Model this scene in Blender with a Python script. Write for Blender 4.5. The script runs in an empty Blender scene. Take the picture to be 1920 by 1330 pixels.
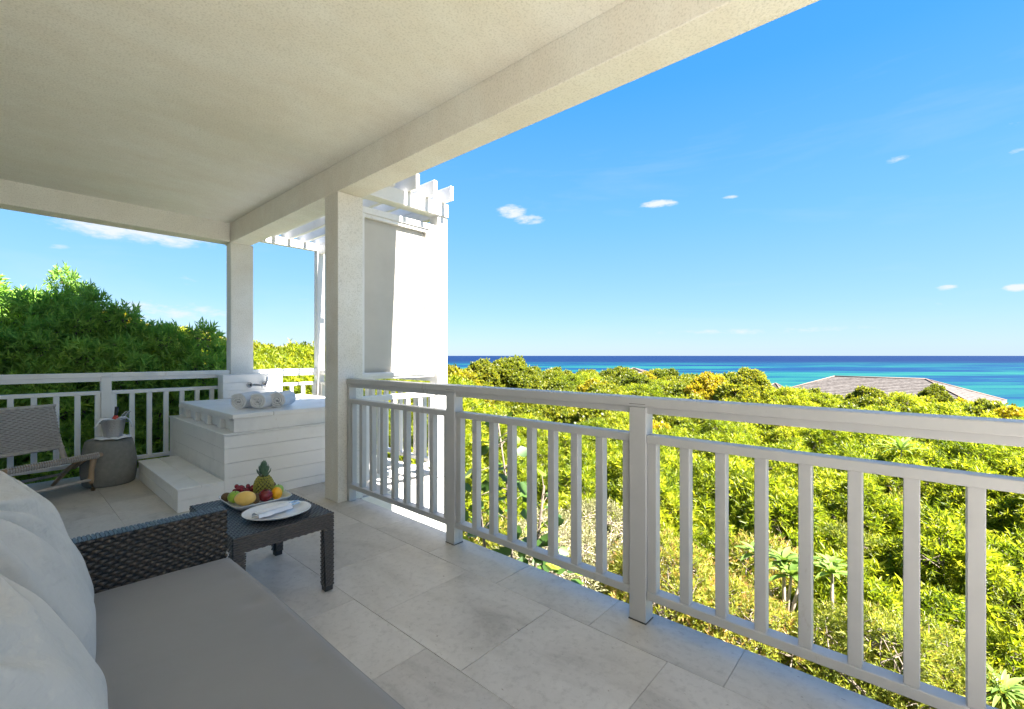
import bpy, bmesh, math, random
import numpy as np
from mathutils import Vector, Matrix, noise as mnoise

random.seed(7)
rng = np.random.default_rng(7)
S = bpy.context.scene
COL = S.collection
PI = math.pi
R = math.radians

# ------------------------------------------------------------------ camera
F, CX, CY, EYE = 856.0, 960.0, 667.0, 1.30        # focal length in px of a 1920 px wide frame
YAW = math.atan(968 / 856.0)
FW = Vector((math.sin(YAW), math.cos(YAW), 0)); RT = Vector((math.cos(YAW), -math.sin(YAW), 0))
cd = bpy.data.cameras.new('camera'); cam = bpy.data.objects.new('camera', cd); COL.objects.link(cam)
cam.location = (0, 0, EYE); cam.rotation_euler = (PI / 2, 0, -YAW)
cd.sensor_width = 36; cd.lens = F / 1920 * 36; cd.shift_y = 2 / 1920
cd.clip_start = 0.02; cd.clip_end = 60000
S.camera = cam

# ------------------------------------------------------------------ sky, sun, exposure
SUN_EL = 55.0
sun_dir = Vector((0.035, -math.cos(R(SUN_EL)), math.sin(R(SUN_EL)))).normalized()   # towards the sun
W = bpy.data.worlds.new('World'); S.world = W; W.use_nodes = True
wn, wl = W.node_tree.nodes, W.node_tree.links
wn.clear()
def N(nt, t, **kw):
    n = nt.nodes.new(t)
    for k, v in kw.items(): setattr(n, k, v)
    return n
def L(nt, a, b): nt.links.new(a, b)
def math_node(nt, op, a, b=None, c=None, clamp=False):
    n = N(nt, 'ShaderNodeMath', operation=op); n.use_clamp = clamp
    for i, v in enumerate((a, b, c)):
        if v is None: continue
        if isinstance(v, (int, float)): n.inputs[i].default_value = v
        else: L(nt, v, n.inputs[i])
    return n.outputs[0]
nt = W.node_tree
out = N(nt, 'ShaderNodeOutputWorld'); bg = N(nt, 'ShaderNodeBackground')
sky = N(nt, 'ShaderNodeTexSky', sky_type='NISHITA'); sky.sun_disc = False
sky.sun_elevation = R(SUN_EL); sky.sun_rotation = PI
sky.altitude = 0; sky.air_density = 1.0; sky.dust_density = 0.3; sky.ozone_density = 3.0
hs = N(nt, 'ShaderNodeHueSaturation'); hs.inputs['Saturation'].default_value = 1.22; hs.inputs['Hue'].default_value = 0.492
L(nt, sky.outputs[0], hs.inputs['Color'])
tc = N(nt, 'ShaderNodeTexCoord'); sep = N(nt, 'ShaderNodeSeparateXYZ'); L(nt, tc.outputs['Generated'], sep.inputs[0])
hx, hy, hz = sep.outputs
az = math_node(nt, 'ARCTAN2', hx, hy)
elev = math_node(nt, 'ARCSINE', hz)
# the clear tropical sky: the physical sky blended with an even all-round gradient from pale horizon to deep blue zenith
gr = N(nt, 'ShaderNodeValToRGB'); el_ = gr.color_ramp.elements
GS = [(0.0, (1.6, 2.3, 3.5)), (.06, (1.2, 2.15, 3.7)), (.17, (.68, 1.85, 3.9)), (.33, (.24, 1.38, 3.9)), (.55, (.06, 1.0, 3.7)), (1.0, (.10, .8, 2.9))]
while len(el_) < len(GS): el_.new(.5)
for e_, (p_, c_) in zip(el_, GS): e_.position = p_; e_.color = (*[v * k_ / 5 for v, k_ in zip(c_, (.88, .90, .82))], 1)
L(nt, math_node(nt, 'MULTIPLY', elev, 1 / 1.5708, clamp=True), gr.inputs[0])
gsc = N(nt, 'ShaderNodeVectorMath', operation='SCALE'); L(nt, gr.outputs[0], gsc.inputs[0]); gsc.inputs['Scale'].default_value = 5.0
smix = N(nt, 'ShaderNodeMix', data_type='RGBA'); smix.inputs[0].default_value = .85; L(nt, hs.outputs[0], smix.inputs[6]); L(nt, gsc.outputs[0], smix.inputs[7])
# small fair-weather clouds, each an elliptical patch of broken noise: azimuth, elevation, half width, half height, strength
cn = N(nt, 'ShaderNodeTexNoise'); cn.inputs['Scale'].default_value = 26; cn.inputs['Detail'].default_value = 10; cn.inputs['Roughness'].default_value = .68
mp = N(nt, 'ShaderNodeMapping'); mp.inputs['Scale'].default_value = (1, 1, 3.2); L(nt, tc.outputs['Generated'], mp.inputs[0]); L(nt, mp.outputs[0], cn.inputs['Vector'])
clouds = []
def px_dir(px, py):
    u = (px - CX) / F
    return YAW + math.atan(u), math.atan(-(py - CY) / F / math.sqrt(1 + u * u))
for px, py, wx, wy, st in [(225, 430, 150, 30, 1.0), (320, 445, 110, 24, .9), (112, 464, 30, 8, .6), (300, 582, 190, 26, .7), (350, 525, 40, 12, .4),
                           (960, 397, 36, 18, 1.0), (992, 412, 38, 13, 1.0), (1236, 382, 46, 10, 1.1), (1370, 370, 22, 5, .8), (1688, 298, 36, 9, .6),
                           (1776, 540, 30, 8, 1.0), (1905, 540, 36, 10, 1.1), (1905, 282, 30, 8, .7), (1420, 620, 330, 9, .55), (1300, 592, 22, 6, .35),
                           (590, 560, 90, 14, .3), (1760, 570, 14, 5, .4), (1900, 230, 30, 10, .4), (-400, 350, 260, 40, .8), (2300, 420, 200, 22, .8), (2700, 300, 300, 40, .7)]:
    a0, e0 = px_dir(px, py); a1, _ = px_dir(px + wx, py); _, e1 = px_dir(px, py - wy)
    sa, se = abs(a1 - a0), abs(e1 - e0)
    dx = math_node(nt, 'DIVIDE', math_node(nt, 'SUBTRACT', az, a0), sa); dy = math_node(nt, 'DIVIDE', math_node(nt, 'SUBTRACT', elev, e0), se)
    r2 = math_node(nt, 'ADD', math_node(nt, 'MULTIPLY', dx, dx), math_node(nt, 'MULTIPLY', dy, dy))
    m = math_node(nt, 'MULTIPLY', math_node(nt, 'SUBTRACT', 1.0, r2, clamp=True), st)
    clouds.append(m)
tot = clouds[0]
for m in clouds[1:]: tot = math_node(nt, 'MAXIMUM', tot, m)
mask = math_node(nt, 'MULTIPLY', math_node(nt, 'SUBTRACT', math_node(nt, 'ADD', cn.outputs[0], math_node(nt, 'MULTIPLY', tot, .42)), .64), 3.4, clamp=True)
mask = math_node(nt, 'MULTIPLY', mask, math_node(nt, 'MULTIPLY', tot, 1.6, clamp=True))
cv = N(nt, 'ShaderNodeTexNoise'); cv.inputs['Scale'].default_value = 2.6; cv.inputs['Detail'].default_value = 8; cv.inputs['Roughness'].default_value = .6; cv.inputs['Distortion'].default_value = .4
mp2 = N(nt, 'ShaderNodeMapping'); mp2.inputs['Scale'].default_value = (1, .6, 4.0); mp2.inputs['Rotation'].default_value = (.1, .15, .4); L(nt, tc.outputs['Generated'], mp2.inputs[0]); L(nt, mp2.outputs[0], cv.inputs['Vector'])
veil = math_node(nt, 'MULTIPLY', math_node(nt, 'SUBTRACT', cv.outputs[0], .52, clamp=True), .6, clamp=True)   # thin cirrus all round the sky
mask = math_node(nt, 'MAXIMUM', mask, veil)
mx = N(nt, 'ShaderNodeMix', data_type='RGBA'); L(nt, mask, mx.inputs[0]); L(nt, smix.outputs[2], mx.inputs[6]); mx.inputs[7].default_value = (2.6, 2.8, 3.05, 1)
L(nt, mx.outputs[2], bg.inputs[0]); L(nt, bg.outputs[0], out.inputs[0])
bg.inputs[1].default_value = 0.05
sd = bpy.data.lights.new('sun', 'SUN'); sd.energy = 5.0; sd.angle = R(0.53); sd.color = (1.0, .95, .89)
so = bpy.data.objects.new('sun', sd); COL.objects.link(so); so.rotation_euler = sun_dir.to_track_quat('Z', 'Y').to_euler(); so.location = (0, -20, 30)
S.view_settings.view_transform = 'Standard'; S.view_settings.look = 'None'; S.view_settings.gamma = 1
S.view_settings.use_curve_mapping = False
S.view_settings.exposure = 2.8
S.cycles.max_bounces = 10; S.cycles.diffuse_bounces = 6; S.cycles.transmission_bounces = 4; S.cycles.transparent_max_bounces = 8

# ------------------------------------------------------------------ pixel helpers
def ray(px, py):
    return FW + RT * ((px - CX) / F) + Vector((0, 0, -(py - CY) / F))
def at_z(px, py, z): r = ray(px, py); return r * ((z - EYE) / r.z) + Vector((0, 0, EYE))
def at_depth(px, py, d): return ray(px, py) * d + Vector((0, 0, EYE))

# ------------------------------------------------------------------ materials
MATS = {}
def new_mat(name):
    m = bpy.data.materials.new(name); m.use_nodes = True
    nt = m.node_tree; b = nt.nodes['Principled BSDF']; MATS[name] = m
    return m, nt, b
def noise(nt, scale, detail=4, rough=.55, coord='Object', sc=None):
    t = N(nt, 'ShaderNodeTexCoord'); n = N(nt, 'ShaderNodeTexNoise')
    n.inputs['Scale'].default_value = scale; n.inputs['Detail'].default_value = detail; n.inputs['Roughness'].default_value = rough
    if coord == 'World':
        g = N(nt, 'ShaderNodeNewGeometry'); src = g.outputs['Position']
    else: src = t.outputs[coord]
    if sc:
        mpp = N(nt, 'ShaderNodeMapping'); mpp.inputs['Scale'].default_value = sc; L(nt, src, mpp.inputs[0]); src = mpp.outputs[0]
    L(nt, src, n.inputs['Vector']); return n.outputs[0]
def ramp(nt, fac, stops):
    r = N(nt, 'ShaderNodeValToRGB'); e = r.color_ramp.elements
    while len(e) < len(stops): e.new(.5)
    for el, (p, c) in zip(e, stops): el.position = p; el.color = (*c, 1)
    L(nt, fac, r.inputs[0]); return r.outputs[0]
def bump(nt, b, h, strength, dist):
    bp = N(nt, 'ShaderNodeBump'); bp.inputs['Strength'].default_value = strength; bp.inputs['Distance'].default_value = dist
    L(nt, h, bp.inputs['Height']); L(nt, bp.outputs[0], b.inputs['Normal'])
def simple(name, c, rough=.5, metal=0, spec=.5, var=.06, scale=6, bmp=0, bscale=60, bdist=.002, coord='World', c2=None, sc=None):
    m, nt, b = new_mat(name)
    c2 = c2 or tuple(v * (1 - var * 2) for v in c)
    col = ramp(nt, noise(nt, scale, 5, .6, coord, sc), [(.3, c2), (.7, c)]); L(nt, col, b.inputs['Base Color'])
    b.inputs['Roughness'].default_value = rough; b.inputs['Metallic'].default_value = metal
    b.inputs['Specular IOR Level'].default_value = spec
    if bmp: bump(nt, b, noise(nt, bscale, 4, .6, coord), bmp, bdist)
    return m

# stucco, warm cream, mottled with faint ochre stains
def stucco(name, base, stain, bscale=95, st=.5):
    m, nt, b = new_mat(name)
    n1 = noise(nt, 1.3, 5, .62, 'World', (1, 2.2, 1)); n2 = noise(nt, 9, 5, .6, 'World'); n3 = noise(nt, bscale, 3, .6, 'World')
    c1 = ramp(nt, n1, [(.36, stain), (.62, base)])
    c2 = ramp(nt, n2, [(.3, (.955, .955, .95)), (.6, (1, 1, 1))])
    c3 = ramp(nt, n3, [(.36, (.80, .80, .78)), (.5, (1, 1, 1))])
    mu = N(nt, 'ShaderNodeMix', data_type='RGBA', blend_type='MULTIPLY'); mu.inputs[0].default_value = 1
    L(nt, c1, mu.inputs[6]); L(nt, c2, mu.inputs[7])
    mu2 = N(nt, 'ShaderNodeMix', data_type='RGBA', blend_type='MULTIPLY'); mu2.inputs[0].default_value = .8
    L(nt, mu.outputs[2], mu2.inputs[6]); L(nt, c3, mu2.inputs[7])
    L(nt, mu2.outputs[2], b.inputs['Base Color']); b.inputs['Roughness'].default_value = .9; b.inputs['Specular IOR Level'].default_value = .25
    bump(nt, b, n3, st, .006)
    return m
stucco('ceiling_stucco', (.81, .795, .70), (.775, .74, .63), 85, .7)
stucco('beam_stucco', (.80, .78, .70), (.76, .72, .63), 85, .5)
stucco('column_stucco', (.78, .77, .73), (.72, .68, .60), 85, .5)
def painted_wood(name, c, grain=.35):
    m, nt, b = new_mat(name)
    n1 = noise(nt, 3, 6, .65, 'World'); n2 = noise(nt, 14, 5, .6, 'World', (1, 1, .12))
    col = ramp(nt, n1, [(.28, tuple(v * .90 for v in c)), (.5, c)])
    n3 = noise(nt, 38, 4, .7, 'World', (1, 1, .35)); n4 = noise(nt, 5, 4, .6, 'World', (1, 1, .2))
    st = ramp(nt, math_node(nt, 'MULTIPLY', n3, n4), [(.36, (1, 1, 1)), (.46, (.80, .76, .70))])   # scuffs and rust-brown drips
    mu = N(nt, 'ShaderNodeMix', data_type='RGBA', blend_type='MULTIPLY'); mu.inputs[0].default_value = 1; L(nt, col, mu.inputs[6]); L(nt, st, mu.inputs[7])
    L(nt, mu.outputs[2], b.inputs['Base Color']); L(nt, ramp(nt, n1, [(.3, (.55,) * 3), (.7, (.36,) * 3)]), b.inputs['Roughness'])
    bump(nt, b, math_node(nt, 'ADD', n2, math_node(nt, 'MULTIPLY', n3, .5)), grain, .0018)
    return m
simple('dark_joint', (.12, .11, .095), .9)  # dark tone for the strips at post feet and cap seams
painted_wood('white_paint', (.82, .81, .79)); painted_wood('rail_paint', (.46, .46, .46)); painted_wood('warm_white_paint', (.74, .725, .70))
simple('render_wall', (.78, .76, .72), .85, bmp=.4, bscale=80, bdist=.004)
simple('house_render', (.62, .59, .54), .85, bmp=.4, bscale=80, bdist=.004)
simple('screen_fabric', (.54, .51, .455), .9, var=.04, scale=5, bmp=.5, bscale=260, bdist=.002)
# travertine tiles
m, nt, b = new_mat('travertine')
oi = N(nt, 'ShaderNodeObjectInfo'); g = N(nt, 'ShaderNodeNewGeometry')
addv = N(nt, 'ShaderNodeVectorMath', operation='MULTIPLY_ADD'); L(nt, g.outputs['Position'], addv.inputs[0]); addv.inputs[1].default_value = (1, 1, 1)
cmb = N(nt, 'ShaderNodeCombineXYZ'); L(nt, math_node(nt, 'MULTIPLY', oi.outputs['Random'], 37.0), cmb.inputs[0]); L(nt, math_node(nt, 'MULTIPLY', oi.outputs['Random'], 91.0), cmb.inputs[1]); L(nt, cmb.outputs[0], addv.inputs[2])
def tn(scale, det, rough, sc=(1, 1, 1), dist=0):
    mp_ = N(nt, 'ShaderNodeMapping'); mp_.inputs['Scale'].default_value = sc; L(nt, addv.outputs[0], mp_.inputs[0])
    n = N(nt, 'ShaderNodeTexNoise'); n.inputs['Scale'].default_value = scale; n.inputs['Detail'].default_value = det; n.inputs['Roughness'].default_value = rough; n.inputs['Distortion'].default_value = dist
    L(nt, mp_.outputs[0], n.inputs['Vector']); return n.outputs[0]
veins = tn(3.2, 9, .66, (1, .45, 1), .6); spots = tn(26, 6, .7); pit = tn(70, 3, .6, (1, .5, 1))
c1 = ramp(nt, veins, [(.30, (.41, .38, .34)), (.44, (.53, .50, .455)), (.60, (.60, .57, .525))])
c2 = ramp(nt, spots, [(.32, (.82, .81, .80)), (.5, (1, 1, 1)), (.72, (1.0, 1.0, 1.0))])
c3 = ramp(nt, pit, [(.26, (.55, .5, .45)), (.34, (1, 1, 1))])
c4 = ramp(nt, oi.outputs['Random'], [(0, (.88, .87, .86)), (.5, (.97, .96, .95)), (1, (1.0, .985, .96))])
prev = c1
for c in (c2, c3, c4):
    mu = N(nt, 'ShaderNodeMix', data_type='RGBA', blend_type='MULTIPLY'); mu.inputs[0].default_value = 1
    L(nt, prev, mu.inputs[6]); L(nt, c, mu.inputs[7]); prev = mu.outputs[2]
L(nt, prev, b.inputs['Base Color']); b.inputs['Roughness'].default_value = .48
rr = N(nt, 'ShaderNodeMapRange'); L(nt, spots, rr.inputs[0]); rr.inputs[3].default_value = .36; rr.inputs[4].default_value = .62; L(nt, rr.outputs[0], b.inputs['Roughness'])
bump(nt, b, pit, .25, .001)
simple('grout', (.40, .38, .35), .9, bmp=.3)
# wicker
simple('wicker_dark', (.075, .058, .044), .32, spec=.6, var=.2, scale=40, c2=(.042, .032, .025))
simple('wicker_top', (.040, .041, .046), .32, spec=.6, var=.2, scale=40, c2=(.03, .032, .038))
simple('wicker_core', (.018, .016, .015), .7)
simple('rubber', (.02, .02, .022), .5)
simple('cord_taupe', (.54, .49, .445), .8, var=.15, scale=60)
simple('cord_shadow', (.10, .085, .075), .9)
simple('teak', (.50, .36, .23), .6, scale=18, c2=(.36, .24, .14), bmp=.3, bscale=40, sc=(1, 1, .3))
simple('teak_grey', (.58, .52, .46), .7, scale=22, c2=(.44, .38, .32), bmp=.3, bscale=50)
def fabric(name, c, wr=0):
    m, nt, b = new_mat(name)
    n0 = noise(nt, 2.2, 4, .6, 'Object')
    col = ramp(nt, n0, [(.3, tuple(v * .93 for v in c)), (.65, c)]); L(nt, col, b.inputs['Base Color'])
    b.inputs['Roughness'].default_value = .92; b.inputs['Specular IOR Level'].default_value = .2
    b.inputs['Sheen Weight'].default_value = .15
    w = noise(nt, 900, 2, .5, 'Object'); w2 = noise(nt, 7, 4, .5, 'Object', (1.3, 1, .5)); w3 = noise(nt, 20, 3, .5, 'Object', (.4, 1, 1.6))
    hsum = math_node(nt, 'ADD', math_node(nt, 'MULTIPLY', w, .02), math_node(nt, 'ADD', math_node(nt, 'MULTIPLY', w2, 1.0 * wr), math_node(nt, 'MULTIPLY', w3, .35 * wr)))
    bump(nt, b, hsum, .8, .028)
    return m
fabric('seat_fabric', (.225, .218, .212), .10); fabric('pillow_fabric', (.46, .45, .43), 1.0)
simple('stool_stone', (.24, .235, .215), .85, var=.1, scale=30, bmp=.5, bscale=240, bdist=.002)
m, nt, b = new_mat('hammered_steel'); b.inputs['Base Color'].default_value = (.62, .62, .64, 1); b.inputs['Metallic'].default_value = 1; b.inputs['Roughness'].default_value = .28
v = N(nt, 'ShaderNodeTexVoronoi'); v.inputs['Scale'].default_value = 70; t = N(nt, 'ShaderNodeTexCoord'); L(nt, t.outputs['Object'], v.inputs['Vector']); bump(nt, b, v.outputs[0], .6, .004)
m, nt, b = new_mat('steel'); b.inputs['Base Color'].default_value = (.55, .55, .57, 1); b.inputs['Metallic'].default_value = 1; b.inputs['Roughness'].default_value = .2
simple('linen', (.80, .81, .83), .9, var=.03, bmp=.3, bscale=300)
simple('towel', (.80, .80, .82), .95, var=.04, scale=30, bmp=.9, bscale=420, bdist=.004)
simple('porcelain', (.70, .71, .72), .15, var=.01)
m, nt, b = new_mat('bottle_glass'); b.inputs['Base Color'].default_value = (.008, .01, .012, 1); b.inputs['Roughness'].default_value = .12
simple('red_label', (.55, .06, .04), .4); simple('black_plastic', (.015, .015, .015), .4)
def fruit(name, c, c2, rough=.35, scale=20, bmp=0):
    return simple(name, c, rough, c2=c2, scale=scale, coord='Object', bmp=bmp, bscale=120)
fruit('mango', (.80, .52, .13), (.70, .45, .11)); fruit('green_apple', (.30, .48, .05), (.22, .38, .03)); fruit('red_apple', (.20, .008, .012), (.11, .004, .008), .25)
fruit('orange_skin', (.85, .42, .01), (.80, .36, .005), .4, bmp=.3); fruit('kiwi', (.16, .10, .05), (.09, .055, .025), .9); fruit('grape', (.26, .02, .04), (.12, .008, .018), .2)
fruit('pineapple_skin', (.07, .065, .015), (.035, .04, .01), .6, 60); fruit('pineapple_scale', (.40, .34, .05), (.16, .19, .03), .45, 90); fruit('pineapple_leaf', (.13, .22, .14), (.07, .13, .08), .5)
fruit('stem', (.08, .05, .02), (.05, .03, .01))
simple('bark', (.22, .18, .14), .9, c2=(.12, .095, .07), scale=20, bmp=.5, bscale=60)
simple('pale_twig', (.40, .33, .25), .9, scale=30)
simple('soil', (.10, .075, .05), 1, c2=(.055, .06, .025), scale=1.2, bmp=.6, bscale=12, bdist=.05)

def leaf_mat(name, stops, trans=.55, rough=.42, hue=.0):
    m, nt, b = new_mat(name)
    at = N(nt, 'ShaderNodeAttribute', attribute_name='tint'); oi = N(nt, 'ShaderNodeObjectInfo')
    f = math_node(nt, 'ADD', at.outputs['Fac'], math_node(nt, 'MULTIPLY', math_node(nt, 'SUBTRACT', oi.outputs['Random'], .5), .34), clamp=True)
    col = ramp(nt, f, stops)
    L(nt, col, b.inputs['Base Color']); b.inputs['Roughness'].default_value = rough; b.inputs['Specular IOR Level'].default_value = .4
    tr = N(nt, 'ShaderNodeBsdfTranslucent')
    mu = N(nt, 'ShaderNodeMix', data_type='RGBA', blend_type='MULTIPLY'); mu.inputs[0].default_value = 1; L(nt, col, mu.inputs[6]); mu.inputs[7].default_value = (1.5, 1.5, .7, 1); L(nt, mu.outputs[2], tr.inputs[0])
    ms = N(nt, 'ShaderNodeMixShader'); ms.inputs[0].default_value = trans
    L(nt, b.outputs[0], ms.inputs[1]); L(nt, tr.outputs[0], ms.inputs[2]); L(nt, ms.outputs[0], nt.nodes['Material Output'].inputs[0])
    return m
leaf_mat('leaf_bright', [(0, (.07, .115, .010)), (.4, (.17, .215, .014)), (.75, (.32, .34, .022)), (1, (.46, .43, .05))])
leaf_mat('leaf_olive', [(0, (.055, .085, .010)), (.5, (.15, .175, .014)), (.85, (.27, .265, .02)), (1, (.40, .33, .03))])
leaf_mat('leaf_gold', [(0, (.14, .14, .010)), (.5, (.32, .28, .016)), (.85, (.44, .34, .02)), (1, (.46, .24, .03))])
leaf_mat('leaf_fine', [(0, (.09, .12, .02)), (.5, (.22, .25, .035)), (.8, (.34, .33, .06)), (1, (.40, .25, .10))], .45)
leaf_mat('leaf_dry', [(0, (.13, .13, .05)), (.5, (.26, .25, .12)), (1, (.40, .37, .23))], .2, .7)
leaf_mat('leaf_hedge', [(0, (.17, .30, .075)), (.5, (.30, .47, .115)), (.85, (.40, .56, .14)), (1, (.36, .46, .06))], .5)
leaf_mat('leaf_broad', [(0, (.035, .08, .015)), (.55, (.07, .14, .02)), (.85, (.20, .30, .03)), (1, (.36, .44, .04))], .3, .5)
leaf_mat('leaf_pale', [(0, (.10, .17, .03)), (.6, (.17, .26, .05)), (1, (.26, .34, .09))], .3)
# shingles
m, nt, b = new_mat('shingles')
n1 = noise(nt, 2.4, 6, .75, 'Object', (1, 1, 3)); n2 = noise(nt, 6, 3, .6, 'Object', (1, 1, 3))
c1 = ramp(nt, n1, [(.34, (.040, .031, .026)), (.5, (.085, .072, .062)), (.66, (.125, .112, .10))]); c2 = ramp(nt, n2, [(.3, (.7, .7, .7)), (.6, (1.05, 1.05, 1.05))])
mu = N(nt, 'ShaderNodeMix', data_type='RGBA', blend_type='MULTIPLY'); mu.inputs[0].default_value = 1; L(nt, c1, mu.inputs[6]); L(nt, c2, mu.inputs[7]); L(nt, mu.outputs[2], b.inputs['Base Color'])
b.inputs['Roughness'].default_value = .9
# sea
m, nt, b = new_mat('sea_water')
t = N(nt, 'ShaderNodeTexCoord'); sx = N(nt, 'ShaderNodeSeparateXYZ'); L(nt, t.outputs['Object'], sx.inputs[0])   # object x runs along the shore, y offshore
def sea_noise(scx, scy, det, off=0):
    mp_ = N(nt, 'ShaderNodeMapping'); mp_.inputs['Scale'].default_value = (scx, scy, 1); mp_.inputs['Location'].default_value = (off, off * .7, 0)
    L(nt, t.outputs['Object'], mp_.inputs[0]); n = N(nt, 'ShaderNodeTexNoise'); n.inputs['Scale'].default_value = 1; n.inputs['Detail'].default_value = det; n.inputs['Roughness'].default_value = .6
    L(nt, mp_.outputs[0], n.inputs['Vector']); return n.outputs[0]
reef = sea_noise(.0022, .0058, 5, 3.1); reef2 = sea_noise(.009, .035, 4, 8.0)
rf = math_node(nt, 'ADD', math_node(nt, 'MULTIPLY', reef, .75), math_node(nt, 'MULTIPLY', reef2, .25))
near = ramp(nt, rf, [(.42, (.0008, .018, .062)), (.485, (.001, .027, .070)), (.525, (.003, .058, .068)), (.585, (.008, .080, .070))])
far = N(nt, 'ShaderNodeMapRange'); L(nt, sx.outputs[1], far.inputs[0]); far.inputs[1].default_value = 900; far.inputs[2].default_value = 2000; far.interpolation_type = 'SMOOTHSTEP'
mxx = N(nt, 'ShaderNodeMix', data_type='RGBA'); L(nt, far.outputs[0], mxx.inputs[0]); L(nt, near, mxx.inputs[6]); mxx.inputs[7].default_value = (.0007, .009, .044, 1)
L(nt, mxx.outputs[2], b.inputs['Base Color']); b.inputs['Roughness'].default_value = .55; b.inputs['Specular IOR Level'].default_value = .12
bump(nt, b, sea_noise(.25, .6, 5), .8, .6)

# ------------------------------------------------------------------ object helpers
def link(o, parent=None):
    COL.objects.link(o)
    if parent is not None: o.parent = parent
    return o
def tag(o, label=None, cat=None, group=None, kind=None):
    if label: o['label'] = label
    if cat: o['category'] = cat
    if group: o['group'] = group
    if kind: o['kind'] = kind
    return o
def thing(name, label, cat, loc=(0, 0, 0), rz=0, group=None):
    o = bpy.data.objects.new(name, None); o.empty_display_size = .1; o.location = loc; o.rotation_euler = (0, 0, rz)
    return tag(link(o), label, cat, group)
class MB:
    def __init__(s): s.v = []; s.f = []; s.sm = []
    def add(s, vs, fs, smooth=False):
        o = len(s.v); s.v += [tuple(v) for v in vs]; s.f += [tuple(i + o for i in f) for f in fs]; s.sm += [smooth] * len(fs); return s
    def box(s, x0, x1, y0, y1, z0, z1, M=None):
        vs = [Vector((x, y, z)) for x in (x0, x1) for y in (y0, y1) for z in (z0, z1)]
        if M: vs = [M @ v for v in vs]
        return s.add(vs, [(0, 1, 3, 2), (4, 6, 7, 5), (0, 4, 5, 1), (2, 3, 7, 6), (0, 2, 6, 4), (1, 5, 7, 3)])
    def tube(s, pts, rad, n=8, squash=1.0, cap=True, smooth=True):
        pts = [Vector(p) for p in pts]; k = len(pts)
        rad = rad if isinstance(rad, (list, tuple)) else [rad] * k
        vs = []; up = Vector((0, 0, 1))
        for i, p in enumerate(pts):
            d = (pts[min(i + 1, k - 1)] - pts[max(i - 1, 0)]).normalized()
            a = d.cross(up) if abs(d.z) < .95 else d.cross(Vector((0, 1, 0)))
            a.normalize(); c = a.cross(d).normalized()
            for j in range(n):
                t = 2 * PI * j / n; vs.append(p + a * (rad[i] * math.cos(t)) + c * (rad[i] * squash * math.sin(t)))
        fs = [(i * n + j, i * n + (j + 1) % n, (i + 1) * n + (j + 1) % n, (i + 1) * n + j) for i in range(k - 1) for j in range(n)]
        if cap: fs += [tuple(range(n - 1, -1, -1)), tuple(range((k - 1) * n, k * n))]
        return s.add(vs, fs, smooth)
    def lathe(s, prof, c=(0, 0, 0), n=32, sx=1, sy=1, smooth=True):
        vs = []; fs = []; k = len(prof)
        for r, z in prof:
            for j in range(n):
                t = 2 * PI * j / n; vs.append((c[0] + r * sx * math.cos(t), c[1] + r * sy * math.sin(t), c[2] + z))
        for i in range(k - 1):
            for j in range(n): fs.append((i * n + j, i * n + (j + 1) % n, (i + 1) * n + (j + 1) % n, (i + 1) * n + j))
        return s.add(vs, fs, smooth)
    def ell(s, c, rx, ry, rz, M=None, n=16, k=10, fn=None):
        vs = []; c = Vector(c)
        for i in range(k + 1):
            ph = PI * i / k
            for j in range(n):
                t = 2 * PI * j / n; v = Vector((math.sin(ph) * math.cos(t), math.sin(ph) * math.sin(t), math.cos(ph)))
                if fn: v = v * fn(v)
                v = Vector((v.x * rx, v.y * ry, v.z * rz))
                if M: v = M @ v
                vs.append(c + v)
        fs = [(i * n + j, (i + 1) * n + j, (i + 1) * n + (j + 1) % n, i * n + (j + 1) % n) for i in range(k) for j in range(n)]
        return s.add(vs, fs, True)
    def quadgrid(s, P, smooth=True):   # P[i][j] grid of points
        k, n = len(P), len(P[0]); vs = [p for row in P for p in row]
        return s.add(vs, [(i * n + j, i * n + j + 1, (i + 1) * n + j + 1, (i + 1) * n + j) for i in range(k - 1) for j in range(n - 1)], smooth)
    def mesh(s, name, mat, off=(0, 0, 0)):
        me = bpy.data.meshes.new(name); o = Vector(off)
        me.from_pydata([tuple(Vector(v) - o) for v in s.v], [], s.f)
        me.polygons.foreach_set('use_smooth', s.sm); me.materials.append(MATS[mat] if isinstance(mat, str) else mat); me.update()
        return me
    def build(s, name, mat, parent=None, bevel=0, local=False, segs=2):
        off = (0, 0, 0) if (parent is None or local) else parent_loc(parent)
        o = bpy.data.objects.new(name, s.mesh(name, mat, off)); link(o, parent)
        if bevel:
            b = o.modifiers.new('bevel', 'BEVEL'); b.width = bevel; b.segments = segs; b.limit_method = 'ANGLE'; b.angle_limit = R(40)
        return o
def parent_loc(p):
    l = Vector(p.location)
    while p.parent is not None: p = p.parent; l += Vector(p.location)
    return l
def box(name, mat, parent, x0, x1, y0, y1, z0, z1, bevel=.004):
    return MB().box(x0, x1, y0, y1, z0, z1).build(name, mat, parent, bevel)
def copy_tree(o, parent=None):
    c = o.copy(); COL.objects.link(c); c.parent = parent
    for ch in [x for x in S.objects if x.parent == o]: copy_tree(ch, c)
    return c

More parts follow.
